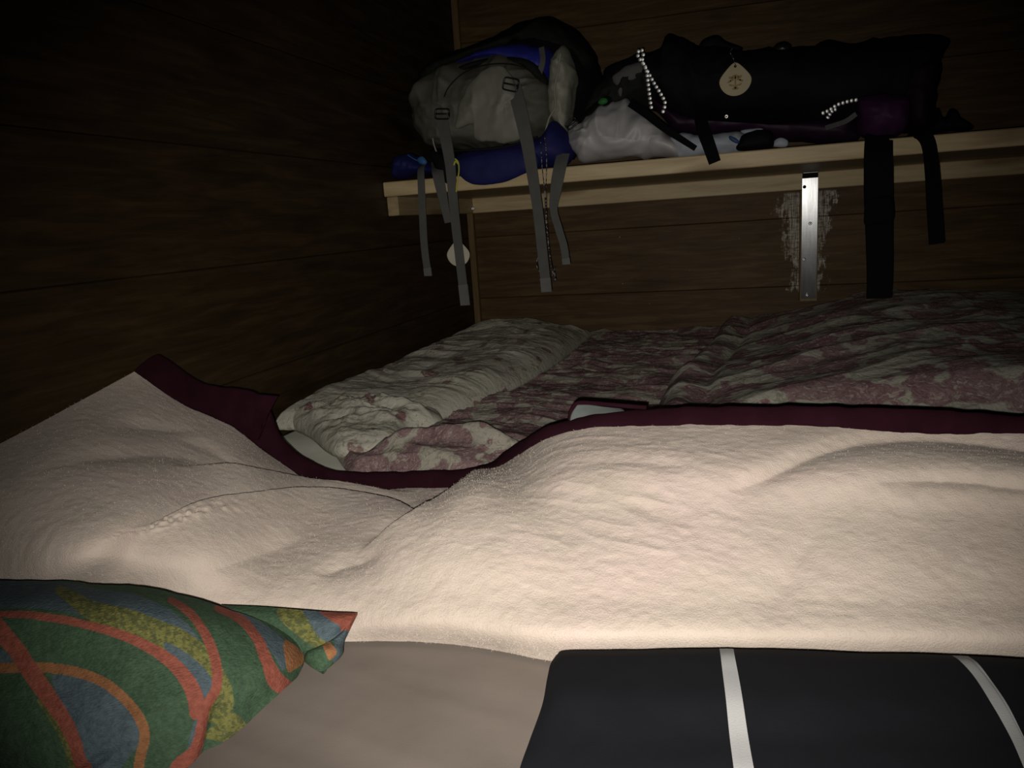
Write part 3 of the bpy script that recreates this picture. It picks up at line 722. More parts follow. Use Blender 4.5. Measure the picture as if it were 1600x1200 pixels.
# ------------------------------------------------------------------ green patterned pillow
def green_pillow():
    root = tag(empty('pillow', (-.45, .40, BZ)), 'green pillow with orange and blue-grey curved bands at lower left', 'pillow')
    # pattern colours in the cloth's own coordinates
    GRN, BLU, RED, ORG, YEL = [np.array(c) for c in ((.036, .070, .038), (.056, .080, .092), (.200, .058, .038), (.20, .088, .036), (.098, .098, .028))]
    def band(u, v, pts, w):
        Q = spline(np.array(pts, float), 50); b = np.full(u.shape, 1e9); r = np.zeros(u.shape)
        for i in range(49):
            d = Q[i+1]-Q[i]; L = d@d+1e-9; k = np.clip(((u-Q[i, 0])*d[0]+(v-Q[i, 1])*d[1])/L, 0, 1)
            e = np.hypot(u-Q[i, 0]-k*d[0], v-Q[i, 1]-k*d[1]); m = e < b; b = np.where(m, e, b); r = np.where(m, (i+k)/49, r)
        return b < np.interp(r, np.linspace(0, 1, len(w)), w)
    def inside(u, v, poly):
        Q = spline(np.array(poly, float), 80, True); x, y = Q[:, 0], Q[:, 1]; c = np.zeros(u.shape, bool)
        j = len(Q)-1
        for i in range(len(Q)):
            cond = ((y[i] > v) != (y[j] > v)) & (u < (x[j]-x[i])*(v-y[i])/(y[j]-y[i]+1e-12)+x[i]); c ^= cond; j = i
        return c
    def colour(u, v):
        sp = noise(u*.22, v*.22)+.6*noise(u*.5, v*.5, 4)
        c = np.repeat(GRN[None], u.size, 0).reshape(u.shape+(3,))*(1+.15*noise(u*.25, v*.6, 9)[..., None])
        def put(m, col): c[m] = col
        def putsp(m): c[m & (sp > -.05)] = YEL*1.25; c[m & (sp <= -.05)] = YEL*.62+GRN*.25
        put(inside(u, v, [(-60, 905), (60, 908), (190, 925), (260, 950), (300, 985), (318, 1015), (290, 1010), (220, 985), (120, 960), (0, 948), (-60, 945)]), BLU)
        putsp(band(u, v, [(95, 925), (150, 955), (215, 978), (270, 1000), (315, 1030), (340, 1060), (352, 1090), (345, 1120), (365, 1140), (330, 1150)], [8, 17, 20, 20, 20, 14, 14, 20, 20, 8]))
        put(inside(u, v, [(255, 1005), (290, 1020), (320, 1045), (332, 1070), (322, 1100), (308, 1120), (300, 1100), (285, 1060)]), BLU)
        put(inside(u, v, [(80, 1058), (130, 1058), (170, 1075), (200, 1100), (216, 1130), (222, 1155), (200, 1185), (165, 1230), (130, 1240), (128, 1200), (112, 1130)]), BLU)
        put(inside(u, v, [(-60, 1000), (0, 1015), (20, 1030), (0, 1036), (-60, 1034)]), BLU)
        put(inside(u, v, [(-60, 1050), (20, 1060), (45, 1110), (60, 1160), (85, 1240), (-60, 1240)]), GRN*.9)
        putsp(band(u, v, [(60, 1095), (85, 1130), (105, 1165), (115, 1210)], [3, 5, 7, 8]))
        put(inside(u, v, [(352, 950), (400, 968), (445, 1000), (448, 1030), (440, 1048), (425, 1020), (400, 985)]), BLU)
        put(inside(u, v, [(295, 1160), (305, 1125), (312, 1140), (305, 1170), (295, 1200), (285, 1210)]), BLU)
        put(band(u, v, [(-60, 952), (0, 958), (80, 966), (150, 980), (210, 1000), (262, 1030), (292, 1062), (305, 1090), (306, 1115)], [5, 5, 6, 7, 8, 10, 12, 13, 10]), RED)
        put(band(u, v, [(268, 938), (300, 962), (325, 1000), (338, 1040), (338, 1075), (322, 1105), (315, 1140), (306, 1175), (280, 1200), (270, 1230)], [6, 7, 8, 8, 8, 8, 9, 12, 14, 14]), RED)
        put(band(u, v, [(340, 950), (378, 968), (405, 1000), (418, 1035), (430, 1062), (445, 1075)], [5, 7, 8, 9, 13, 13]), RED)
        put(band(u, v, [(-60, 1038), (0, 1043), (70, 1043), (120, 1050), (165, 1068), (200, 1098), (222, 1130), (226, 1155), (218, 1190), (212, 1240)], [7, 8, 8, 8, 8, 8, 8, 8, 8, 7]), ORG)
        put(band(u, v, [(-20, 960), (0, 985), (28, 1020), (62, 1070), (90, 1110), (112, 1150), (128, 1200), (135, 1240)], [14, 14, 14, 14, 13, 11, 11, 10]), RED)
        # corner
        put(inside(u, v, [(445, 1000), (470, 1018), (476, 1032), (460, 1045), (447, 1048)]), ORG)
        putsp(inside(u, v, [(435, 950), (475, 955), (488, 975), (505, 1000), (490, 1010), (455, 985), (438, 968)]))
        put(inside(u, v, [(474, 952), (505, 955), (528, 970), (548, 985), (530, 1035), (515, 1030), (522, 1000), (500, 997), (485, 975)]), BLU)
        put(inside(u, v, [(502, 953), (562, 953), (560, 965), (546, 985), (530, 977), (512, 966)]), RED)
        put(inside(u, v, [(505, 1003), (516, 1005), (520, 1022), (512, 1034), (508, 1018)]), ORG)
        return c
    m, nt, b = newmat('green woven print', .8, .25)
    at = nd(nt, 'ShaderNodeVertexColor'); at.layer_name = 'print'
    v = coords(nt); wv = coords(nt, (1, 1, 3)); nz = ntex(nt, v, 260, 3, .6); n3 = ntex(nt, wv, 420, 2)
    c = mix(nt, 1., at.outputs[0], ramp(nt, nz, [(.3, (.72, .72, .72)), (.7, (1.15, 1.15, 1.15))]), 'MULTIPLY')
    nt.links.new(c, b.inputs['Base Color']); bump(nt, b, n3, .0012, .8)
    M['print'] = m
    def body(name, g, nu_, nv_, thick, hfun=None):
        D = grid2([[(*atY(*q),) for q in c] for c in g], nu_, nv_)
        du = np.gradient(D, axis=0); dv = np.gradient(D, axis=1); N = np.cross(du, dv); N /= np.linalg.norm(N, axis=-1, keepdims=True)+1e-12
        if N[..., 1].mean() > 0: N = -N
        u_, v_ = pix(D); col = colour(u_, v_)
        if hfun is not None: D = D+N*hfun(u_, v_)[..., None]
        s = np.linspace(0, 1, nu_)[:, None]; t = np.linspace(0, 1, nv_)[None]
        e = np.minimum(np.minimum(s, 1-s), np.minimum(t, 1-t)); q = np.sqrt(1-(1-np.clip(e/.12, 0, 1))**2)
        back = D-N*(thick*q+.0005)[..., None]; back[..., 2] = np.maximum(back[..., 2], np.minimum(BZ+.004, D[..., 2]))
        n = nu_*nv_; f = gridfaces(nu_, nv_); r = [i*nv_ for i in range(nu_)]+[(nu_-1)*nv_+j for j in range(1, nv_)]+[i*nv_+nv_-1 for i in range(nu_-2, -1, -1)]+[j for j in range(nv_-2, 0, -1)]
        r = np.array(r); r2 = np.roll(r, -1)
        o = link(name, np.concatenate([D.reshape(-1, 3), back.reshape(-1, 3)]), np.concatenate([f, f[:, ::-1]+n, np.stack([r2, r, r+n, r2+n], -1)]), m, root)
        attr(o, 'print', np.concatenate([col.reshape(-1, 3)]*2)); return o
    # cushion: columns run left to right, rows top edge to lower edge
    g = [[(-150, 905, .43), (-150, 960, .37), (-150, 1060, .34), (-150, 1200, .315), (-150, 1330, .31)],
         [(0, 906, .44), (0, 955, .385), (0, 1050, .355), (0, 1180, .325), (0, 1330, .315)],
         [(120, 910, .45), (120, 955, .395), (120, 1050, .365), (125, 1170, .335), (130, 1320, .325)],
         [(230, 917, .455), (230, 960, .405), (225, 1050, .375), (220, 1150, .35), (215, 1280, .335)],
         [(330, 942, .462), (330, 975, .425), (325, 1045, .393), (318, 1110, .375), (290, 1202, .355)],
         [(400, 966, .468), (402, 990, .443), (402, 1030, .42), (398, 1075, .405), (375, 1140, .388)],
         [(450, 992, .472), (450, 1008, .456), (449, 1030, .443), (444, 1052, .433), (432, 1088, .418)],
         [(479, 1022, .472), (477, 1027, .467), (474, 1033, .461), (470, 1042, .455), (462, 1058, .447)]]
    hf = lambda u, v: -.006*np.exp(-((u-(355-(v-1060)*.28))/12)**2)*sstep(1060, 1130, v)+.0012*fbm(u*.02, v*.02, 3)-.004*np.exp(-((v-(1160-.75*(u-190)))/10.)**2)*sstep(1150, 1190, v)
    body('cushion', g, 420, 300, .07, hf)
    g = [[(345, 945, .492), (350, 952, .485), (360, 962, .482), (372, 978, .48)],
         [(410, 948, .492), (420, 962, .482), (430, 980, .476), (440, 1003, .474)],
         [(475, 953, .495), (482, 972, .482), (480, 998, .474), (478, 1034, .462)],
         [(515, 956, .50), (522, 968, .488), (512, 1000, .474), (500, 1049, .452)],
         [(545, 957, .505), (548, 965, .498), (535, 992, .482), (522, 1034, .465)],
         [(558, 958, .508), (557, 963, .505), (551, 975, .498), (542, 994, .488)]]
    hf2 = lambda u, v: .006*np.exp(-((v-(1030-(u-480)*.25))/14)**2)*sstep(470, 490, u)*(1-sstep(520, 540, u))-.005*np.exp(-((v-(1004-(u-500)*.6))/5)**2)*sstep(475, 492, u)*(1-sstep(535, 548, u))
    body('pillow_corner', g, 220, 140, .012, hf2)
green_pillow()

# ------------------------------------------------------------------ black pillow with white stripes
def black_pillow():
    root = tag(empty('pillow', (.08, .40, BZ)), 'black pillow with two white stripes at the lower right', 'pillow')
    rowY = [.500, .478, .455, .425, .395, .365, .33]
    colpx = [  # left edge, ..., stripes; px at rows y
        [(868, 1026), (860, 1040), (855, 1060), (847, 1100), (828, 1155), (811, 1205), (790, 1290)],
        [(888, 1017), (888, 1027), (886, 1050), (882, 1090), (870, 1150), (858, 1210), (845, 1300)],
        [(1000, 1014), (1001, 1025), (1003, 1050), (1005, 1090), (1006, 1150), (1006, 1210), (1006, 1300)],
        [(1124, 1013), (1126, 1024), (1129, 1050), (1134, 1090), (1140, 1150), (1147, 1205), (1157, 1300)],
        [(1146, 1013), (1148, 1024), (1153, 1050), (1160, 1090), (1169, 1150), (1179, 1205), (1196, 1300)],
        [(1310, 1017), (1315, 1030), (1325, 1055), (1338, 1095), (1360, 1150), (1380, 1210), (1420, 1300)],
        [(1487, 1023), (1500, 1031), (1522, 1055), (1548, 1095), (1578, 1150), (1604, 1210), (1640, 1300)],
        [(1512, 1024), (1528, 1035), (1549, 1062), (1575, 1100), (1602, 1155), (1630, 1215), (1670, 1300)],
        [(1640, 1031), (1650, 1045), (1665, 1070), (1690, 1110), (1720, 1160), (1750, 1220), (1790, 1300)],
        [(1790, 1044), (1800, 1060), (1815, 1085), (1840, 1125), (1870, 1175), (1900, 1235), (1940, 1300)]]
    colpx.append([(x+420, y+42) for x, y in colpx[-1]])
    sub = 24; nv_ = 120; cols_ = []
    G_ = np.array([[(*atY(x, y, Y),) for (x, y), Y in zip(c, rowY)] for c in colpx])
    D = grid2(G_, (len(colpx)-1)*sub+1, nv_)
    nu_ = D.shape[0]
    X, Y = D[..., 0], D[..., 1]
    D[..., 2] += .0012*fbm(X*14, Y*14, 2.)
    skirt = []
    st = np.zeros((nu_-1, nv_-1), int); st[3*sub:4*sub] = 1; st[6*sub:7*sub] = 1
    # body below: sides drop to the sheet
    n = nu_*nv_; f = gridfaces(nu_, nv_); V = D.reshape(-1, 3)
    r = [i*nv_ for i in range(nu_)]+[(nu_-1)*nv_+j for j in range(1, nv_)]+[i*nv_+nv_-1 for i in range(nu_-2, -1, -1)]+[j for j in range(nv_-2, 0, -1)]
    r = np.array(r); ring = V[r]; c = ring.mean(0); parts = [V]; fs = [f]; mi = [st.ravel()]; prev = r
    for k in range(1, 7):
        t = k/6; q = ring.copy(); out = math.sin(t*math.pi)*.004; d = q-c; d[:, 2] = 0; d /= np.linalg.norm(d, axis=1, keepdims=True)
        q = q+d*(out-.02*t*t); q[:, 2] = ring[:, 2]*(1-t)+(BZ+.006)*t
        base = sum(len(p) for p in parts); idx = base+np.arange(len(r)); parts.append(q)
        p2, i2 = np.roll(prev, -1), np.roll(idx, -1); fs.append(np.stack([p2, prev, idx, i2], -1)); mi.append(np.zeros(len(r), int)); prev = idx
    base = sum(len(p) for p in parts); parts.append(np.array([[c[0], c[1], BZ+.006]]))
    fl_ = np.concatenate(fs).tolist()+[[int(prev[(i+1) % len(prev)]), int(prev[i]), base] for i in range(len(prev))]
    link('pillow_cover', np.concatenate(parts), fl_, [M['black'], M['stripe']], root, True, np.concatenate(mi+[np.zeros(len(prev), int)]))
black_pillow()

# ------------------------------------------------------------------ grey and blue backpack
bp = tag(empty('backpack', (-.40, 1.98, ZT)), 'grey and blue hiking backpack with straps hanging off the shelf', 'backpack')
blob('back_panel', [(664, 112), (700, 88), (760, 68), (800, 46), (845, 28), (880, 38), (915, 62), (938, 105), (948, 140), (934, 168), (912, 215), (890, 248), (800, 250), (700, 248), (672, 200), (658, 150)], 2.06, .13, M['blackfab'], bp, ((740, 160), (860, 130)), .12, .010, 16, 1.)
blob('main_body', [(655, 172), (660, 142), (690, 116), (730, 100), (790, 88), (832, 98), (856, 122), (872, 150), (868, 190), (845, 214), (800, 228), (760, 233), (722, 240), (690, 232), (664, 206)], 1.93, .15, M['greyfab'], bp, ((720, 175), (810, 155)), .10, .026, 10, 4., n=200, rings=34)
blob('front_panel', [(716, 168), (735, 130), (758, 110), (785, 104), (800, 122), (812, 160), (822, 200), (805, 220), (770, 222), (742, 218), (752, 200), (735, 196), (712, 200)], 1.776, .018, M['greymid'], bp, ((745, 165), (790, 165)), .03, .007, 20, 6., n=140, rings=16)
blob('lid_panel', [(704, 108), (735, 92), (780, 78), (820, 70), (850, 74), (868, 88), (872, 112), (862, 142), (848, 150), (835, 122), (800, 100), (750, 100)], 1.94, .085, M['bluefab'], bp, ((780, 92), (850, 105)), .06, .010, 14, 2.)
blob('top_rim', [(690, 122), (720, 104), (765, 91), (812, 90), (842, 104), (856, 128), (848, 134), (830, 112), (800, 100), (760, 101), (722, 114)], 1.86, .02, M['darkgrey'], bp, ((740, 103), (820, 100)), .05, .002)
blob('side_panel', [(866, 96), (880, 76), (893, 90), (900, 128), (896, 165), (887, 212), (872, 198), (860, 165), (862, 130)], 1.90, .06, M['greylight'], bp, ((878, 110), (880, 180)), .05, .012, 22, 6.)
blob('base_panel', [(712, 250), (738, 236), (800, 226), (845, 214), (866, 188), (890, 212), (900, 238), (885, 258), (830, 266), (806, 282), (775, 289), (745, 287), (722, 276)], 1.845, .062, M['navyfab'], bp, ((755, 258), (860, 235)), .04, .006, 12, 3.)
blob('base_panel', [(716, 250), (760, 238), (820, 232), (842, 246), (836, 262), (812, 274), (785, 285), (752, 289), (730, 284), (716, 268)], 1.768, .014, M['navyfab'], bp, ((745, 264), (815, 256)), .012, .003, 12, 3.)
blob('shoulder_pad', [(800, 62), (818, 48), (848, 30), (872, 40), (900, 62), (925, 90), (915, 108), (885, 78), (850, 66), (820, 74)], 2.0, .05, M['darkgrey'], bp, ((820, 60), (900, 80)), .04, .006, 20, 5.)
blob('shoulder_pad', [(656, 120), (668, 104), (700, 90), (760, 70), (800, 56), (802, 72), (750, 88), (706, 106), (680, 122), (662, 134)], 1.98, .035, M['darkgrey'], bp, ((690, 104), (780, 70)), .03, .006, 20, 8.)
piping([(690, 168), (700, 138), (728, 112), (770, 100), (815, 104), (845, 125)], 1.79, .0016, M['darkgrey'], bp, 'seam')
piping([(700, 236), (740, 234), (790, 229), (840, 214)], 1.80, .0022, M['darkgrey'], bp, 'seam')
blob('hip_belt', [(888, 225), (902, 190), (925, 165), (948, 150), (955, 160), (925, 190), (905, 232), (895, 250)], 1.86, .02, M['blackfab'], bp, ((905, 215), (938, 168)))
blob('side_pocket', [(672, 236), (690, 240), (712, 252), (722, 288), (712, 300), (692, 286), (680, 262)], 1.80, .02, M['blackfab'], bp)
piping([(876, 82), (872, 110), (866, 140), (868, 165), (858, 185), (852, 206)], 1.835, .0022, M['greylight'], bp)
piping([(676, 216), (678, 226), (684, 243)], 1.80, .0018, M['greylight'], bp)
W_ = .0232
b1 = strap('webbing_strap', [(664, 254, 1.83), (658, 264, 1.79), (658, 285, 1.772), (660, 330, 1.768), (663, 385, 1.77), (669, 430, 1.77)], [.014, .018, .0185, .0185, .0185], M['web'], bp, tab=True)
strap('webbing_strap', [(682, 250, 1.84), (684, 270, 1.775), (692, 310, 1.768), (700, 348, 1.77)], [.030, .028, .022, .016], M['web'], bp, twist=[.2, .3, .5])
b2 = strap('webbing_strap', [(690, 182, 1.775), (696, 215, 1.762), (703, 255, 1.755), (707, 300, 1.756), (713, 360, 1.757), (727, 476, 1.757)], [.030, .028, .024, .0225, .0225], M['web'], bp, tab=True)
b3 = strap('webbing_strap', [(803, 136, 1.772), (812, 170, 1.757), (824, 225, 1.752), (833, 280, 1.755), (841, 335, 1.756), (847, 390, 1.757), (854, 455, 1.757)], [.033, .032, .028, .024, .024, .0235], M['web'], bp, tab=True)
b4 = strap('webbing_strap', [(880, 240, 1.80), (874, 265, 1.772), (868, 300, 1.768), (865, 328, 1.770), (873, 358, 1.772), (881, 385, 1.772), (885, 412, 1.772)], [.030, .028, .018, .0175, .0175], M['web'], bp, twist=[0, .2, .5, .2, 0], tab=True)
def buckle(px, py, Y, w, h, par, rot=0., mat='buckle', name='buckle'):
    """ladder-lock: an open rounded frame with a cross bar"""
    c = atY(px, py, Y); n = 28; th = np.arange(n+1)*2*math.pi/n; e = .35
    P_ = np.stack([np.sign(np.cos(th))*np.abs(np.cos(th))**e*w/2, 0*th, np.sign(np.sin(th))*np.abs(np.sin(th))**e*h/2], 1)
    ca, sa = math.cos(rot), math.sin(rot); Rr = np.array([[ca, 0, sa], [0, 1, 0], [-sa, 0, ca]])
    o = tube(name, P_@Rr.T+c, .0022, M[mat], par, 6)
    tube('cross_bar', np.array([(-w/2, 0, 0), (0, -.002, 0), (w/2, 0, 0)])@Rr.T+c, .0022, M[mat], o, 6, 6); return o
buckle(691, 178, 1.762, .034, .022, bp, .1); buckle(798, 132, 1.758, .034, .026, bp, .3); buckle(893, 193, 1.82, .026, .016, bp, -.6)
strap('webbing_strap', [(846, 74, 1.865), (848, 95, 1.852), (842, 118, 1.85)], [.013, .013], M['web'], bp)
for pts in ([(845, 222), (847, 260), (851, 300), (853, 345), (857, 385), (862, 418), (868, 440)], [(851, 212), (854, 250), (853, 300), (854, 340), (858, 390), (864, 425), (866, 436)], [(843, 398), (838, 412), (844, 427)], [(867, 418), (863, 430), (868, 438), (866, 424)]):
    piping(pts, 1.752 if len(pts) > 4 else 1.765, .0010, M['cord'], bp, 'elastic_cord', 60)
piping([(711, 248), (716, 254), (717, 268), (714, 286), (713, 300)], 1.742, .0018, M['yellow'], bp, 'zip_pull')
piping([(709, 258), (712, 252), (716, 256)], 1.742, .0022, M['yellow'], bp, 'zip_pull')

blue = tag(empty('stuff_sack', (-.72, 1.9, ZT)), 'small dark blue stuff sack at the left end of the shelf', 'bag')
blob('sack', [(618, 278), (622, 248), (636, 240), (655, 244), (672, 256), (680, 268), (650, 274)], 1.87, .05, M['navyfab'], blue, ((632, 260), (660, 264)), .05, .006, 25, 3.)
piping([(637, 242), (648, 249), (662, 255)], 1.815, .0014, M['lightblue'], blue, 'drawcord')
blob('cord_clip', [(652, 248), (660, 244), (667, 252), (664, 258), (655, 255)], 1.808, .006, M['lightblue'], blue, n=24, rings=5)

# wooden tags
def drop_tag(px, py, Y, w, h, mat, lab, hole=True, engrave=False, rot=0.):
    root = empty('wooden_tag', atY(px, py, Y).tolist()); tag(root, lab, 'tag')
    n = 64; th = np.linspace(0, 2*math.pi, n, endpoint=False)
    y = -np.cos(th); x = np.sin(th)*(1-.34*sstep(-.2, 1, y)*1.0)
    x = x*(1-.22*np.clip(y, 0, 1)**2)
    ca, sa = math.cos(rot), math.sin(rot); O = np.stack([x*w/2, y*h/2], 1)@np.array([[ca, sa], [-sa, ca]])
    c = np.array(root.location); t = .0016; V = []; O = O*np.array([.97, .86])
    for (k, d) in ((.0, -t), (.96, -t), (1, -t*.6), (1, t*.6), (.96, t), (.0, t)):
        for q in O: V.append(c+np.array([q[0]*k, d, q[1]*k]))
    f = [[i*n+j, i*n+(j+1) % n, (i+1)*n+(j+1) % n, (i+1)*n+j] for i in range(5) for j in range(n)]
    link('disc', V, f, mat, root, False)
    if hole:
        hp = c+np.array([0, -t-.0004, h*.335]); n2 = 16; th2 = np.arange(n2)*2*math.pi/n2
        link('eyelet', [hp+np.array([math.cos(a)*.0028, 0, math.sin(a)*.0028]) for a in th2]+[hp+np.array([math.cos(a)*.0022, .0012, math.sin(a)*.0022]) for a in th2], [list(range(n2))]+[[i, (i+1) % n2, n2+(i+1) % n2, n2+i] for i in range(n2)], M['buckle'], root)
    if engrave:                                    # small burnt emblem: a spreading tree
        V = []; f = []
        def leafp(cx, cz, rx, rz, an, m=14):
            b0 = len(V)
            for k in range(m):
                a = k*2*math.pi/m; x_, z_ = math.cos(a)*rx, math.sin(a)*rz
                V.append(c+np.array([cx+x_*math.cos(an)-z_*math.sin(an), -t-.0003, cz+x_*math.sin(an)+z_*math.cos(an)]))
            f.append(list(range(b0, b0+m)))
        s = .00165
        for (a, b_, rx, rz, an) in ((0, 6, 4.6, 2.4, 0.), (-5.5, 5.0, 3.0, 1.6, -.5), (5.5, 5.2, 3.0, 1.6, .5), (-7.4, .8, 2.6, 1.3, .4), (7.2, .9, 2.6, 1.3, -.4), (-4, 2.2, 3.0, 1.1, .3), (4, 2.2, 3.0, 1.1, -.3), (-5.6, -3.6, 2.6, 1.2, -.5), (5.4, -3.8, 2.6, 1.2, .5), (0, -8.2, 4.2, 1.5, 0.), (0, 0, 1.0, 7.6, 0.), (-1.5, -5.6, .8, 3.2, .5), (1.5, -5.6, .8, 3.2, -.5)):
            leafp(a*s, (b_-3)*s, rx*s, rz*s, an)
        link('engraving', V, f, M['burnt'], root, False)
    return root
drop_tag(716, 396, 1.785, .060, .071, M['tagpale'], 'cream drop-shaped wooden tag hanging behind a grey strap below the shelf', hole=False)
tg = drop_tag(1149, 124, 1.785, .067, .076, M['tagwood'], 'drop-shaped wooden tag with a burnt tree emblem on the black backpack', engrave=True)
piping([(1149, 101), (1146, 92), (1141, 82), (1144, 76)], 1.778, .0007, M['cord'], tg, 'string', 20)

# ------------------------------------------------------------------ black and purple backpack
kb = tag(empty('backpack', (.15, 2.0, ZT)), 'black and purple backpack lying along the shelf', 'backpack')
blob('main_body', [(945, 118), (985, 92), (1030, 80), (1045, 60), (1072, 66), (1092, 74), (1140, 74), (1200, 82), (1262, 78), (1300, 67), (1400, 63), (1474, 62), (1470, 95), (1458, 150), (1448, 200), (1380, 206), (1150, 203), (1070, 200), (1020, 172), (975, 160)], 1.98, .13, M['blackfab'], kb, ((1040, 130), (1400, 130)), .12, .014, 13, 9., n=200, rings=20)
blob('lower_panel', [(1015, 152), (1060, 176), (1150, 196), (1250, 190), (1335, 186), (1342, 204), (1330, 221), (1230, 221), (1150, 212), (1080, 212), (1045, 196)], 1.90, .055, M['purple'], kb, ((1060, 190), (1300, 204)), .05, .009, 16, 3., n=140)
blob('end_panel', [(1400, 110), (1440, 92), (1468, 100), (1460, 150), (1449, 196), (1420, 206), (1402, 170)], 1.90, .055, M['purpledk'], kb, ((1430, 120), (1430, 185)), .05, .008, 18, 2.)
blob('side_pocket', [(1334, 168), (1346, 151), (1380, 147), (1414, 150), (1420, 178), (1413, 205), (1385, 219), (1350, 217), (1336, 196)], 1.84, .075, M['purplelit'], kb, ((1365, 185), (1390, 180)), .04, .007, 20, 8.)
blob('lid', [(905, 205), (915, 168), (945, 128), (985, 98), (1012, 96), (1032, 130), (1020, 165), (975, 170), (935, 190)], 1.92, .06, M['darkgrey'], kb, ((935, 165), (1005, 125)), .06, .018, 22, 3.)
blob('lid_patch', [(958, 120), (975, 106), (1000, 97), (1008, 112), (996, 124), (978, 132), (970, 152), (962, 138)], 1.868, .012, M['web'], kb, ((970, 125), (995, 110)), n=50, rings=6, wr=.004)
blob('lid_tab', [(934, 160), (940, 153), (948, 154), (949, 160), (940, 164)], 1.835, .006, M['green'], kb, n=24, rings=5)['label'] = 'green tab'
blob('grip', [(1092, 74), (1100, 62), (1120, 56), (1135, 66), (1160, 76), (1150, 82), (1126, 76), (1108, 84)], 1.93, .02, M['blackfab'], kb, ((1110, 70), (1145, 76)), n=60, rings=6)
blob('buckle', [(1205, 82), (1212, 70), (1226, 66), (1236, 72), (1236, 84), (1220, 88)], 1.93, .02, M['buckle'], kb, n=40, rings=6)
screw(atY(1135, 182, 1.846), .005, kb)
strap('webbing_strap', [(1092, 172, 1.835), (1098, 200, 1.80), (1107, 225, 1.778), (1117, 254, 1.776)], [.026, .028, .0255], M['webblack'], kb)
strap('webbing_strap', [(985, 160, 1.83), (1010, 178, 1.80), (1035, 198, 1.79), (1062, 216, 1.79), (1087, 232, 1.79)], [.020, .016, .012], M['webblack'], kb, .002)
hb = strap('hip_belt', [(1374, 210, 1.80), (1373, 240, 1.768), (1373, 300, 1.764), (1374, 360, 1.765), (1375, 420, 1.766), (1374, 466, 1.767)], [.053, .054, .055, .052, .050, .048], M['webblack'], kb, .006)
blob('belt_buckle', [(1352, 352), (1350, 335), (1354, 312), (1374, 308), (1392, 306), (1397, 322), (1395, 346), (1372, 350)], 1.760, .005, M['webblack'], kb, ((1362, 330), (1386, 328)), .004, n=50, rings=6)
strap('webbing_strap', [(1425, 205, 1.82), (1442, 210, 1.772), (1452, 228, 1.766), (1457, 270, 1.766), (1460, 320, 1.766), (1464, 381, 1.766)], [.026, .027, .0265, .028, .029], M['webblack'], kb, .003)
strap('webbing_strap', [(1290, 200, 1.83), (1320, 190, 1.80), (1338, 178, 1.79)], [.010, .010], M['web'], kb)
def reflective_cord(pts, Y, nb_, par):
    """black cord with bright woven beads, every bead real"""
    A = spline(np.array(pts, float), 400); P_ = atY(A[:, 0], A[:, 1], Y)
    o = tube('reflective_cord', P_[::8], .0009, M['webblack'], par, 6)
    s = np.concatenate([[0], np.cumsum(np.linalg.norm(np.diff(P_, axis=0), axis=1))]); L = s[-1]
    V = []; f = []
    for k in range(nb_):
        q = (k+.5)/nb_*L; c = np.array([np.interp(q, s, P_[:, j]) for j in range(3)]); c2 = np.array([np.interp(min(q+.001, L), s, P_[:, j]) for j in range(3)])
        t = c2-c; t /= np.linalg.norm(t)+1e-9; a = np.cross(t, [-.08, -1, -.14]); a /= np.linalg.norm(a); b_ = np.cross(t, a); hl = L/nb_*.46; b0 = len(V)
        for i in range(7):
            an = -math.pi/2+math.pi*i/6
            for j in range(8):
                th = j*math.pi/4; V.append(c+t*hl*math.sin(an)+(a*math.cos(th)+b_*math.sin(th)*.25)*.0046*max(math.cos(an), .02))
        f += [[b0+i*8+j, b0+i*8+(j+1) % 8, b0+(i+1)*8+(j+1) % 8, b0+(i+1)*8+j] for i in range(6) for j in range(8)]
    link('reflective_yarn', V, f, M['bead'], o)
    return o
reflective_cord([(1018, 171), (1015, 150), (1012, 125), (1009, 106), (1000, 93), (996, 84), (1001, 77), (1005, 84), (1004, 96), (1012, 112), (1022, 130), (1032, 146), (1039, 160), (1037, 172), (1034, 177)], 1.80, 30, kb)
reflective_cord([(1276, 164+24), (1283, 178), (1296, 172), (1308, 164), (1320, 160), (1332, 157), (1341, 156)][1:], 1.80, 9, kb)
reflective_cord([(1292, 186), (1300, 174), (1308, 170)], 1.80, 4, kb)

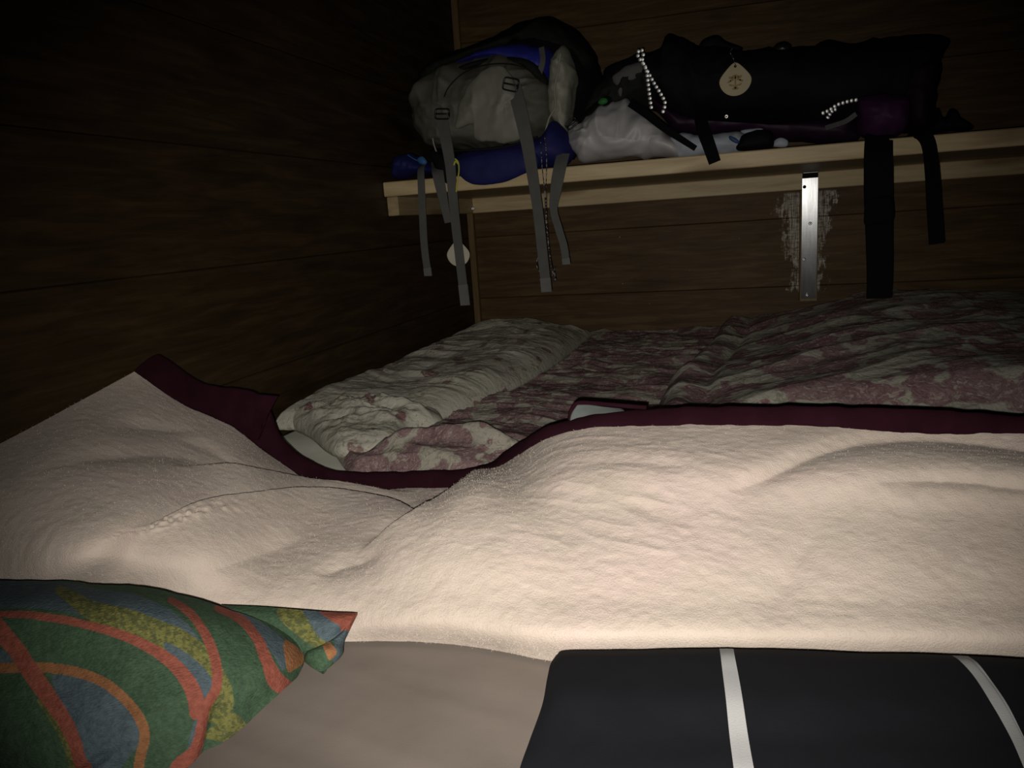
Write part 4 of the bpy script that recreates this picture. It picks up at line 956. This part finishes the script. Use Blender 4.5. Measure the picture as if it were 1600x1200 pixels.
# ------------------------------------------------------------------ smaller things on the shelf
pb = blob('plastic_bag', [(889, 200), (900, 188), (935, 172), (955, 163), (975, 160), (990, 172), (1018, 184), (1045, 210), (1068, 228), (1068, 243), (1040, 248), (990, 250), (920, 254), (905, 240), (892, 222)], 1.865, .075, M['plastic'], None, ((930, 215), (1020, 225)), .05, .026, 11, 3., n=160, rings=22)
tag(pb, 'crumpled white plastic bag between the two backpacks', 'bag')
pw = tag(empty('plastic_bag', (.0, 1.9, ZT)), 'flat pale plastic bag under the black backpack strap', 'bag')
blob('bag', [(1045, 218), (1065, 208), (1100, 212), (1150, 206), (1170, 214), (1162, 236), (1110, 243), (1062, 248), (1052, 236)], 1.835, .035, M['whitething'], pw, ((1075, 228), (1145, 222)), .03, .006, 24, 3.)
blob('blue_print', [(1140, 212), (1150, 216), (1156, 222), (1150, 224), (1140, 218)], 1.797, .004, M['blueprint'], pw, n=24, rings=4)
pc = blob('pouch', [(1150, 236), (1150, 226), (1160, 212), (1178, 205), (1198, 204), (1208, 212), (1206, 232), (1180, 236)], 1.82, .03, M['blackfab'], None, ((1165, 224), (1195, 220)), .03, .004)
tag(pc, 'small black pouch at the shelf edge under the purple panel', 'pouch')
pt = blob('paper_scrap', [(1208, 228), (1212, 218), (1222, 214), (1232, 220), (1228, 229)], 1.83, .008, M['whitething'], None, n=30, rings=5, wr=.003)
tag(pt, 'white paper scrap right of the small black pouch', 'paper')
p2 = blob('plastic_bag', [(1156, 205), (1170, 201), (1200, 200), (1206, 206), (1190, 210), (1168, 214)], 1.86, .012, M['whitething'], None, n=40, rings=5, wr=.004)
tag(p2, 'white plastic edge showing above the small black pouch', 'bag')
gl = blob('strap_buckle', [(1446, 208), (1452, 196), (1460, 188), (1460, 174), (1466, 170), (1471, 183), (1480, 180), (1484, 171), (1492, 172), (1500, 184), (1512, 194), (1518, 203), (1480, 206)], 1.86, .03, M['blackfab'], None, ((1465, 196), (1500, 196)), .03, .004)  # small black strap buckle lying on the shelf
tag(gl, 'small black strap buckle right of the black and purple backpack', 'glove')
